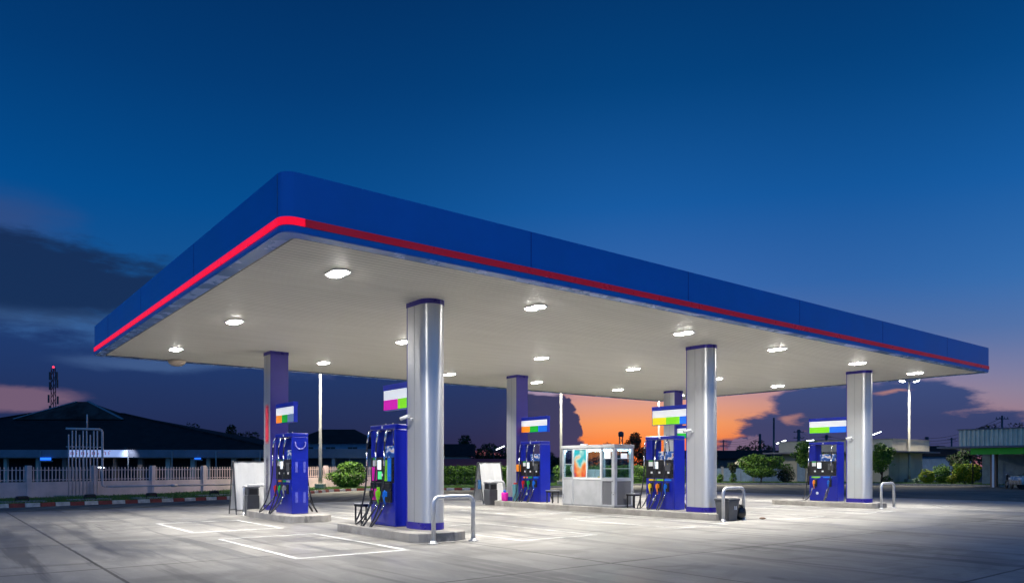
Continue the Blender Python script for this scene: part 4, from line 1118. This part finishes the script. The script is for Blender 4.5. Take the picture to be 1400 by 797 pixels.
# ------------------------------------------------------------------ buildings on the right, aligned with the canopy
cb0 = Vector((32.6, 63.6, 0))
cbd = thing('cream_shop', 'low cream flat-roofed building with parapet and thin overhanging slab', 'building', cb0, ANG)
Lx, Ly = 7.2, 10.8
mb = MB(); mb.box(.6, Lx, .6, Ly, 0, 2.72); mb.build('wall', M['cream'], cbd)
mb = MB(); mb.box(.59, 2.6, .585, .598, 0.02, 2.7); mb.build('grey_panel', M['greywall'], cbd)
mb = MB(); mb.box(-.9, Lx+.6, -.7, Ly+1.2, 2.72, 2.86); mb.build('slab', M['whiteband'], cbd)
mb = MB(); mb.box(0, Lx, 0, Ly, 2.86, 3.86); mb.build('parapet', M['cream'], cbd)
mb = MB(); mb.box(-.05, Lx+.05, -.05, Ly+.05, 3.86, 3.93); mb.build('coping', M['whiteband'], cbd)
for y0, y1, z0, z1, nm, mm in ((8.4, 9.2, .05, 2.1, 'door', 'tealwall'), (5.4, 7.4, 1.0, 2.0, 'window', 'black'), (2.2, 4.0, 1.0, 2.0, 'window', 'black')):
    mb = MB(); mb.box(.56, .598, y0, y1, z0, z1); w_ = mb.build(nm, M[mm], cbd)
    mb = MB(); mb.box(.54, .559, y0-.06, y1+.06, z1, z1+.07); mb.box(.54, .559, y0-.06, y0, z0, z1); mb.box(.54, .559, y1, y1+.06, z0, z1); mb.build('frame', M['greywall'], w_)
mb = MB(); mb.box(.35, .59, 7.7, 8.1, .5, .9); mb.build('air_unit', M['mgrey'], cbd)
# building with green fascia
gs0 = Vector((X(1311, 56.5), 56.5, 0))
gsb = thing('green_fascia_shop', 'open-fronted shop with corrugated parapet and bright green fascia', 'building', gs0, ANG)
GL = 14.
mb = MB()   # real corrugation on the parapet
z0, z1 = 3.05, 4.28
npz = 46
for k in range(npz):
    y0 = -GL*k/npz; y1 = -GL*(k+1)/npz; ym0 = y0+(y1-y0)*.35; ym1 = y0+(y1-y0)*.65
    for (ya, xa), (yb, xb) in zip(((y0, 0), (ym0-.02, 0), (ym0+.02, -.06), (ym1, -.06), (y1-.0, 0)), ((ym0-.02, 0), (ym0+.02, -.06), (ym1, -.06), (ym1-.03, 0), (y1, 0))):
        mb.quad((xa, ya, z0), (xa, ya, z1), (xb, yb, z1), (xb, yb, z0))
mb.box(.02, 8, -GL, 0, z0, z1)
mb.build('parapet', M['corr'], gsb)
mb = MB(); mb.box(-.14, 8.1, -GL, .1, z1, z1+.07); mb.build('coping', M['whiteband'], gsb)
mb = MB(); mb.box(-.7, 8, -GL, 1.3, 2.90, 3.04); mb.build('slab', M['whiteband'], gsb)
mb = MB(); mb.box(-.3, -.2, -GL, -.9, 2.42, 2.88); gf = mb.build('green_fascia', M['greenfascia'], gsb)
boxes('lettering', mat('dark_green_letters', (.02, .16, .02), .5), gf, [(-.32, -.301, -4.4-.22*k-.14, -4.4-.22*k, 2.6, 2.72) for k in range(4)])
for y, w_ in ((-2.3, .12), (-5.1, .12), (-8., .12)):
    mb = MB(); mb.box(-.2+.0, -.2+w_, y-w_, y, 0, 2.42); mb.build('post', M['white'], gsb)
mb = MB(); mb.box(.9, 1.3, -2.2, -1.8, 0, 2.9); mb.build('pillar', M['brown'], gsb)
mb = MB(); mb.box(4.5, 4.7, -GL, 0, 0, 2.9); mb.build('rear_wall', M['tealwall'], gsb)
mb = MB(); mb.box(1.2, 4.4, -6.2, -6.0, 0, 2.9); mb.build('partition', M['cream'], gsb)
mb = MB(); mb.box(3.0, 3.04, -5.6, -4.6, 1.2, 1.8); mb.build('lit_window', lit('lit_shop_window', (.8, .75, .4), .5), gsb)
# low wall and dark roof behind the broad tree
lw = thing('boundary_wall', 'blue grey boundary wall behind the garden trees', 'wall', (X(1030, 72), 72, 0))
mb = MB(); mb.box(-6, 4.5, 0, .2, 0, 1.35); mb.build('panel', M['tealwall'], lw)
for x in (-6, -3, 0, 3):
    mb = MB(); mb.box(x-.1, x+.1, -.05, .25, 0, 1.5); mb.build('post', M['greywall'], lw)
ds = thing('dark_shed', 'long dark shed behind the blue grey wall', 'building', (X(1025, 84), 84, 0))
mb = MB(); mb.box(-7.5, 5.5, 0, 7, 0, 2.4); mb.build('wall', M['darkwall'], ds)
mb = MB(); mb.v += [(-8, -.5, 2.4), (6, -.5, 2.4), (6, 7.5, 2.4), (-8, 7.5, 2.4), (-8, 3.5, 3.4), (6, 3.5, 3.4)]
for f_ in ((0,1,5,4),(2,3,4,5),(1,2,5),(3,0,4),(3,2,1,0)): mb._f(list(f_))
mb.build('roof', M['darkroof'], ds)
pu = thing('parasol', 'pale folded market parasol beside the broad low tree', 'parasol', (X(1013, 67), 67, 0))
mb = MB(); mb.tube([(0, 0, 0), (0, 0, 2.3)], .025, 8); mb.build('pole', M['mgrey'], pu)
mb = MB(); mb.lathe([(.9, 1.65), (.45, 1.95), (.03, 2.25)], 10); mb.build('canopy', M['cream'], pu)
by = thing('blue_house', 'dim blue house between the cream shop and the yellow bushes', 'building', (X(1285, 76), 76, 0))
mb = MB(); mb.box(-4, 3.2, 0, 6, 0, 2.6); mb.build('wall', M['tealwall'], by)
mb = MB(); mb.v += [(-4.4, -.5, 2.6), (3.6, -.5, 2.6), (3.6, 6.5, 2.6), (-4.4, 6.5, 2.6), (-3, 3, 3.7), (2.2, 3, 3.7)]
for f_ in ((0,1,5,4),(1,2,5),(2,3,4,5),(3,0,4),(3,2,1,0)): mb._f(list(f_))
mb.build('roof', M['darkroof'], by)

# ------------------------------------------------------------------ power poles and wires
PG = 'power poles on the skyline'
def pole(px, Y, py, label, arms=1, w=.13):
    p = thing('power_pole', label, 'power pole', (X(px, Y), Y, 0), 0, PG); h = Z(py, Y)
    mb = MB(); mb.tube([(0, 0, -.1), (0, 0, h)], [w*1.3, w], 8); mb.build('post', M['dgrey'], p)
    for k in range(arms):
        mb = MB(); z = h-.35-.8*k; mb.box(-.7, .7, -.04, .04, z-.04, z+.04)
        mb.build('cross_arm', M['dgrey'], p)
        for x in (-.6, -.25, .25, .6):
            mb = MB(); mb.tube([(x, 0, z+.04), (x, 0, z+.2)], .035, 6); mb.build('insulator', M['dgrey'], p)
    return (X(px, Y), Y, h)
pa = pole(1058, 78, 571, 'tallest dark power pole, left of the cream parapet', 0, .1)
pb_ = pole(1092, 100, 587, 'dark power pole with wires beside the lime and blue sign', 2, .2)
pc = pole(1039, 120, 593, 'leaning dark power pole in the sunset between two trees', 0, .2)
pd = pole(1130, 110, 594, 'short power pole behind the lime and blue sign', 1, .2)
pe = pole(1267, 105, 597, 'power pole right of the twin headed street lamp', 0, .25)
pf = pole(1301, 125, 598, 'slim power pole with a cross arm left of the corrugated parapet', 1)
pg_ = pole(1370, 80, 568, 'power pole rising over the corrugated parapet', 1, .1)
ph = pole(989, 140, 601, 'tiny power pole in the orange sky', 2, .1)
pi2 = pole(915, 140, 598, 'distant power pole right of the flat-topped tree', 1, .1)
pj = pole(830, 135, 604, 'distant power pole above the booth roof', 1, .08)
WG = 'wires strung between the power poles'
def wire(a, b, sag, label, r=.022):
    a, b = Vector(a), Vector(b); pts = [a.lerp(b, k/14)-Vector((0, 0, sag*4*(k/14)*(1-k/14))) for k in range(15)]
    mb = MB(); mb.tube(pts, r, 5); o = mb.build('wire', M['black']); tag(o, label, 'wire', WG)
for k, dz in enumerate((-.2, -.6, -1.0)):
    nm = ('top', 'middle', 'lowest')[k]
    wire(Vector(pb_)+Vector((0, 0, dz)), Vector(pd)+Vector((0, 0, dz)), .5, '%s wire sloping from the pole beside the lime and blue sign' % nm)
    wire(Vector(pd)+Vector((0, 0, dz)), Vector(pe)+Vector((0, 0, dz)), .7, '%s wire passing behind the far right column' % nm)
    wire(Vector(pe)+Vector((0, 0, dz)), Vector(pg_)+Vector((0, 0, dz)), .6, '%s wire rising from the street lamp to the corrugated parapet' % nm)
    wire(Vector(ph)+Vector((0, 0, dz)), Vector(pc)+Vector((0, 0, dz)), .6, '%s wire across the orange sky right of the yellow sign column' % nm)
    wire(Vector(pj)+Vector((0, 0, dz)), Vector(pi2)+Vector((0, 0, dz)), .8, '%s wire across the orange sky above the booth' % nm)
wt = thing('water_tower', 'tiny water tower on legs in the sunset right of the booth', 'tower', (X(849, 150), 150, 0))
mb = MB(); tz = Z(597, 150)
for x, y in ((-.6, -.6), (.6, -.6), (.6, .6), (-.6, .6)): mb.tube([(x*.7, y*.7, 0), (x*.5, y*.5, tz)], .06, 6)
for i in range(5): mb.tube([(-.4, -.4, tz*i/5), (.4, -.4, tz*(i+1)/5)], .04, 5); mb.tube([(.4, -.4, tz*i/5), (-.4, -.4, tz*(i+1)/5)], .04, 5)
mb.build('legs', M['dgrey'], wt)
mb = MB(); mb.lathe([(.4, 0), (.55, .2), (.55, .9), (.2, 1.1)], 12, (0, 0, tz)); mb.build('tank', M['dgrey'], wt)
# far strip lamps
SG = 'far bright strip lamps on poles'
for px, py, Y, tilt, lab in ((1068, 604, 80, .35, 'bright strip lamp beside the tallest power pole'), (1199, 592, 95, .4, 'bright strip lamp right of the far right column'), (1276, 612, 90, .3, 'bright strip lamp above the yellow bushes'), (684, 612, 90, .45, 'bright strip lamp left of the pink bucket column'), (1107, 602, 92, .1, 'dim strip lamp on the cream parapet behind the two-nozzle pump')):
    o = thing('strip_lamp', lab, 'street lamp', (X(px, Y), Y, 0), 0, SG); z = Z(py, Y); w_ = .5
    mb = MB(); mb.beam((-w_, 0, z-tilt*w_), (w_, 0, z+tilt*w_), .16, .10); mb.build('lens', M['tube_white'], o)
    mb = MB(); mb.beam((-w_-.1, .02, z-tilt*w_+.09), (w_+.1, .02, z+tilt*w_+.11), .2, .06); mb.build('housing', M['dgrey'], o)
    mb = MB(); mb.tube([(-w_-.3, .1, 0), (-w_-.3, .1, z-.1), (-w_+.1, .05, z-.08)], .05, 6); mb.build('post', M['dgrey'], o)

pk = thing('post_lamp', 'thin dark post with a small white lamp before the green fascia', 'lamp', (X(1330, 58.6), 58.6, .08))
mb = MB(); mb.tube([(0, 0, 0), (0, 0, 2.7)], .05, 8); mb.build('post', M['black'], pk)
mb = MB(); mb.lathe([(.07, 2.7), (.13, 2.78), (.07, 2.9)], 10); mb.build('globe', M['tube_white'], pk)

# ------------------------------------------------------------------ motorcycle and car at the right edge
def wheel(mb, c, r, w, ax='y', n=18):
    mb.tube([(c[0], c[1]-w/2, c[2]), (c[0], c[1]+w/2, c[2])], r, n)
mc = thing('motorcycle', 'dark parked motorcycle in front of the green fascia shop', 'motorcycle', (X(1380, 51.2), 51.2, 0), R(70))
for x in (-.62, .62):
    mb = MB()
    pts = [(x+.25*math.cos(R(a)), 0, .30+.25*math.sin(R(a))) for a in range(0, 361, 20)]; mb.tube(pts, .05, 8, caps=False); w_ = mb.build('wheel', M['rubber'], mc)
    mb = MB(); wheel(mb, (x, 0, .30), .06, .12); 
    for a in range(0, 180, 30): mb.tube([(x-.21*math.cos(R(a)), 0, .3-.21*math.sin(R(a))), (x+.21*math.cos(R(a)), 0, .3+.21*math.sin(R(a)))], .012, 5)
    mb.build('spokes', M['mgrey'], w_)
mb = MB(); mb.smooth = True; mb.tube([(-.65, 0, .72), (-.2, 0, .62), (.15, 0, .52), (.35, 0, .62), (.5, 0, .95)], [.07, .13, .11, .12, .07], 10); mb.build('body', M['black'], mc)
mb = MB(); mb.tube([(-.7, 0, .80), (-.3, 0, .82), (.08, 0, .76)], [.07, .12, .09], 10); mb.build('seat', M['rubber'], mc)
mb = MB(); mb.tube([(.62, 0, .3), (.5, 0, .95), (.46, 0, 1.05)], .03, 8); mb.tube([(.42, -.32, 1.06), (.48, -.1, 1.05), (.48, .1, 1.05), (.42, .32, 1.06)], .018, 8); mb.build('fork', M['mgrey'], mc)
mb = MB(); mb.lathe([(.05, -.06), (.08, 0), (.06, .05)], 12, (.56, 0, .95)); mb.build('headlight', M['white'], mc)
mb = MB(); mb.box(-.15, .2, -.12, .12, .25, .5); mb.tube([(-.05, -.14, .3), (-.7, -.16, .36)], .035, 8); mb.build('engine', M['mgrey'], mc)
car = thing('parked_car', 'grey parked car cut off by the right picture edge', 'car', (X(1435, 48.8), 48.8, 0), R(172))
body = [(-2.1, .35), (-2.15, .62), (-2.0, .85), (-1.1, .95), (-.55, 1.42), (.75, 1.45), (1.35, .98), (2.0, .90), (2.12, .62), (2.1, .33)]
mb = MB(); k = 0
for y, sq in ((-.84, 0), (-.80, 1), (.80, 1), (.84, 0)):
    pass
n = len(body)
for y, ins in ((-.82, 0), (.82, 0)):
    for x, z in body: mb.v.append((x, y*(1 if z < 1 else .82), z))
for i in range(n):
    j = (i+1) % n; mb._f([i, j, n+j, n+i])
mb._f(list(range(n))[::-1]); mb._f([n+i for i in range(n)])
mb.build('body', M['carpaint'], car, bevel=.05)
for sy in (-1, 1):
    mb = MB(); yy = sy*.79
    mb.quad((-.95, sy*.825, .98), (1.2, sy*.825, .98), (.72, sy*.69, 1.40), (-.5, sy*.69, 1.38)); mb.build('side_window', M['carglass'], car)
mb = MB(); mb.quad((1.36, -.66, 1.0), (1.36, .66, 1.0), (.80, .58, 1.43), (.80, -.58, 1.43)); mb.quad((-1.12, -.66, .98), (-1.12, .66, .98), (-.60, .58, 1.40), (-.60, -.58, 1.40)); mb.build('windscreen', M['carglass'], car)
for x in (-1.3, 1.3):
    for y in (-.74, .74):
        mb = MB(); wheel(mb, (x, y, .31), .31, .2); w_ = mb.build('wheel', M['rubber'], car)
        mb = MB(); wheel(mb, (x, y+(.105 if y > 0 else -.105), .31), .19, .012); mb.build('rim', M['chrome'], w_)
for y in (-.6, .6):
    mb = MB(); mb.cbox((2.08, y, .72), (.1, .34, .14)); mb.build('headlight', M['white'], car, bevel=.02)
    mb = MB(); mb.cbox((-2.1, y, .74), (.1, .3, .14)); mb.build('tail_light', M['red'], car, bevel=.02)

# ------------------------------------------------------------------ world: dusk sky
w = bpy.data.worlds.new('World'); sc.world = w; w.use_nodes = True
n = N(w.node_tree); bgn = w.node_tree.nodes['Background']
dirv = n.new('ShaderNodeTexCoord').outputs['Generated']
nrm = n.vmath('NORMALIZE', dirv)
sep = n.new('ShaderNodeSeparateXYZ'); n.link(nrm, sep.inputs[0])
DEG = 180/math.pi
az = n.math('MULTIPLY', n.math('ARCTAN2', sep.outputs['X'], sep.outputs['Y']), DEG)
el = n.math('MULTIPLY', n.math('ARCSINE', sep.outputs['Z']), DEG)
def ae(px, py):
    x, z = (px-CX)/F, (HY-py)/F
    return math.degrees(math.atan(x)), math.degrees(math.atan2(z, math.hypot(x, 1)))
def er(stops):   # ramp over elevation 0..90 with sqrt spacing
    return [(math.sqrt(max(0, e_)/90), srgb(*c)) for e_, c in stops]
ev = n.math('SQRT', n.math('DIVIDE', n.math('MAXIMUM', el, 0), 90), clamp=True)
cool = n.ramp(ev, er([(0, (52, 60, 98)), (2.5, (46, 62, 108)), (6, (52, 88, 142)), (11, (24, 86, 150)), (18, (0, 76, 143)), (26, (0, 58, 116)), (34, (0, 44, 94)), (55, (4, 34, 76)), (90, (4, 28, 62))]))
warm = n.ramp(ev, er([(0, (236, 98, 44)), (1.6, (255, 130, 56)), (3.2, (250, 156, 96)), (4.6, (224, 158, 136)), (6.2, (184, 146, 162)), (9, (98, 116, 170)), (13, (54, 104, 174)), (19, (18, 90, 162)), (27, (0, 66, 126)), (36, (0, 46, 96)), (60, (4, 34, 76))]))
daz = n.math('DIVIDE', n.math('SUBTRACT', az, 10.), 17.5)
wf = n.math('EXPONENT', n.math('MULTIPLY', n.math('MULTIPLY', daz, daz), -1.))
right = n.mapr(az, 8, 40, 0, .9)     # a paler violet afterglow reaches further to the right
cool = n.mix(n.math('MULTIPLY', right, n.mapr(az, 100, 60)), cool, n.ramp(ev, er([(0, (104, 90, 116)), (2.5, (146, 124, 144)), (5, (128, 130, 162)), (8, (92, 120, 170)), (12, (54, 112, 178)), (18, (22, 94, 166)), (25, (2, 72, 134)), (34, (0, 48, 100)), (60, (4, 34, 76))])))
sky = n.mix(wf, cool, warm)
vec = n.new('ShaderNodeCombineXYZ'); n.link(az, vec.inputs[0]); n.link(el, vec.inputs[1])
uv = vec.outputs[0]
def warp(amp, scale, detail, stretch=(1, 1, 1)):
    nz = n.noise(n.mapping(uv, stretch), scale, detail, .6)
    off = n.vmath('SUBTRACT', nz.outputs['Color'], (.5, .5, .5))
    sc_ = n.new('ShaderNodeVectorMath', operation='MULTIPLY'); n.link(off, sc_.inputs[0]); sc_.inputs[1].default_value = amp
    return n.vmath('ADD', uv, sc_.outputs[0])
def blob(u, px, py, rx, ry):
    a, e_ = ae(px, py); k = DEG/F
    d = n.vmath('SUBTRACT', u, (a, e_, 0)); s_ = n.new('ShaderNodeVectorMath', operation='MULTIPLY'); n.link(d, s_.inputs[0]); s_.inputs[1].default_value = (1/(rx*k), 1/(ry*k), 0)
    return n.math('SUBTRACT', 1., n.vmath('LENGTH', s_.outputs[0]))
def union(bl):
    r = bl[0]
    for b in bl[1:]: r = n.math('MAXIMUM', r, b)
    return r
usoft = warp((8., 2.2, 0), .16, 8, (.6, 2.2, 1)); ucum = warp((1.5, 1.1, 0), .85, 7); uwisp = warp((4.4, 1.5, 0), .42, 8, (.55, 1.9, 1))
rag = n.math('MULTIPLY', n.math('SUBTRACT', n.noise(n.mapping(uv, (.45, 1.7, 1)), .75, 8, .62).outputs[0], .5), 1.)
def ragged(m, k): return n.math('ADD', m, n.math('MULTIPLY', rag, k))
# long streak cloud upper left, faint violet above it
c0 = n.mapr(union([blob(usoft, 0, 300, 95, 40)]), -.1, .9, 0, .5)
sky = n.mix(c0, sky, srgb(62, 74, 120))
c1 = n.mapr(ragged(union([blob(usoft, 0, 372, 215, 50), blob(usoft, 120, 392, 150, 36), blob(usoft, -40, 385, 200, 54)]), 1.0), -.12, .42, 0, .92)
sky = n.mix(c1, sky, srgb(20, 42, 80))
# pale band between
sky = n.mix(n.mapr(blob(usoft, 90, 452, 210, 26), -.2, .8, 0, .5), sky, srgb(64, 100, 152))
# low bank over the left half
c2 = n.mapr(ragged(union([blob(usoft, 0, 590, 480, 122), blob(usoft, 300, 600, 420, 108), blob(usoft, 590, 605, 195, 146)]), .4), -.06, .2, 0, 1.)
sky = n.mix(c2, sky, n.ramp(ev, er([(0, (40, 44, 76)), (2, (30, 42, 82)), (5, (30, 50, 96)), (8, (28, 56, 108))])))
sky = n.mix(n.mapr(union([blob(usoft, 5, 540, 105, 17), blob(usoft, 50, 546, 62, 12)]), 0, .5, 0, .9), sky, srgb(118, 94, 118))
sky = n.mix(n.mapr(blob(usoft, 205, 494, 130, 13), .0, .8, 0, .6), sky, srgb(74, 104, 152))
sky = n.mix(n.mapr(blob(uwisp, 655, 622, 40, 5), 0, .5, 0, .8), sky, srgb(150, 84, 92))
# cumulus tower left of the glow
c3 = n.math('MULTIPLY', n.mapr(az, ae(672, 600)[0], ae(745, 600)[0]), n.mapr(union([blob(ucum, 728, 575, 52, 46), blob(ucum, 755, 560, 30, 26), blob(ucum, 772, 583, 24, 22), blob(ucum, 762, 612, 34, 36), blob(ucum, 715, 600, 52, 56)]), -.05, .07))
sky = n.mix(c3, sky, srgb(52, 58, 96))
sky = n.mix(n.mapr(blob(uwisp, 742, 536, 38, 5), -.1, .6, 0, .7), sky, srgb(190, 165, 190))
# clouds right of the glow
c4 = n.mapr(ragged(union([blob(uwisp, 1120, 552, 62, 26), blob(uwisp, 1180, 560, 80, 38), blob(uwisp, 1255, 548, 64, 26), blob(uwisp, 1270, 590, 110, 30), blob(uwisp, 1190, 600, 110, 32), blob(uwisp, 1062, 583, 56, 18), blob(uwisp, 1100, 608, 110, 22), blob(uwisp, 1330, 602, 90, 22)]), 1.0), -.16, .24, 0, 1.)
sky = n.mix(c4, sky, n.ramp(ev, er([(0, (62, 62, 98)), (3, (52, 64, 108)), (6, (56, 76, 126))])))
c5 = n.mapr(union([blob(ucum, 1013, 611, 14, 10), blob(ucum, 1030, 610, 10, 16), blob(ucum, 1000, 622, 34, 8)]), -.05, .2, 0, .9)
sky = n.mix(c5, sky, srgb(124, 104, 132))
sky = n.mix(n.mapr(union([blob(uwisp, 1215, 538, 26, 4), blob(uwisp, 1088, 574, 16, 7)]), -.1, .9, 0, .6), sky, srgb(200, 140, 125))
# dim haze right at and below the horizon
sky = n.mix(n.mapr(el, 0., -2.), sky, srgb(40, 40, 52))
# unseen sky behind the camera, made brighter to light the blue fascia
back = n.math('MULTIPLY', n.mapr(n.math('ABSOLUTE', az), 75, 130), n.mapr(el, 70, 10))
back = n.math('MULTIPLY', back, n.mapr(el, -2, 2))
sky = n.mix(back, sky, srgb(62, 138, 226))
# Nishita twilight contribution
nis = n.new('ShaderNodeTexSky', sky_type='NISHITA'); nis.sun_disc = False; nis.sun_elevation = R(1.); nis.sun_rotation = R(10.)
tot_ = n.mix(1.0, sky, n.mix(1.0, nis.outputs[0], (.0012, .0012, .0012), 'MULTIPLY'), 'ADD')
n.link(tot_, bgn.inputs['Color']); bgn.inputs['Strength'].default_value = 1.0

sl = bpy.data.lights.new('sun', 'SUN'); sl.energy = .02; sl.angle = R(12); sl.color = (1, .55, .32)
so = bpy.data.objects.new('sun', sl); COL.objects.link(so)
so.rotation_euler = Vector((-math.sin(R(10))*math.cos(R(1.)), -math.cos(R(10))*math.cos(R(1.)), -math.sin(R(1.)))).to_track_quat('-Z', 'Y').to_euler()

# ------------------------------------------------------------------ camera and render settings
cd = bpy.data.cameras.new('camera'); co = bpy.data.objects.new('camera', cd); COL.objects.link(co); sc.camera = co
co.location = (0, 0, EYE); co.rotation_euler = (R(90), 0, 0)
cd.sensor_width = 36; cd.lens = F/1400*36; cd.shift_y = (HY-398.5)/1400; cd.clip_end = 4000
vs = sc.view_settings; sc.display_settings.display_device = 'sRGB'
vs.view_transform = 'Standard'; vs.look = 'None'; vs.exposure = 0; vs.gamma = 1; vs.use_curve_mapping = False
cy = sc.cycles
cy.use_denoising = True; cy.max_bounces = 8; cy.diffuse_bounces = 4; cy.glossy_bounces = 3; cy.transparent_max_bounces = 12
cy.sample_clamp_indirect = 6; cy.caustics_reflective = False; cy.caustics_refractive = False
try: cy.use_light_tree = True
except Exception: pass
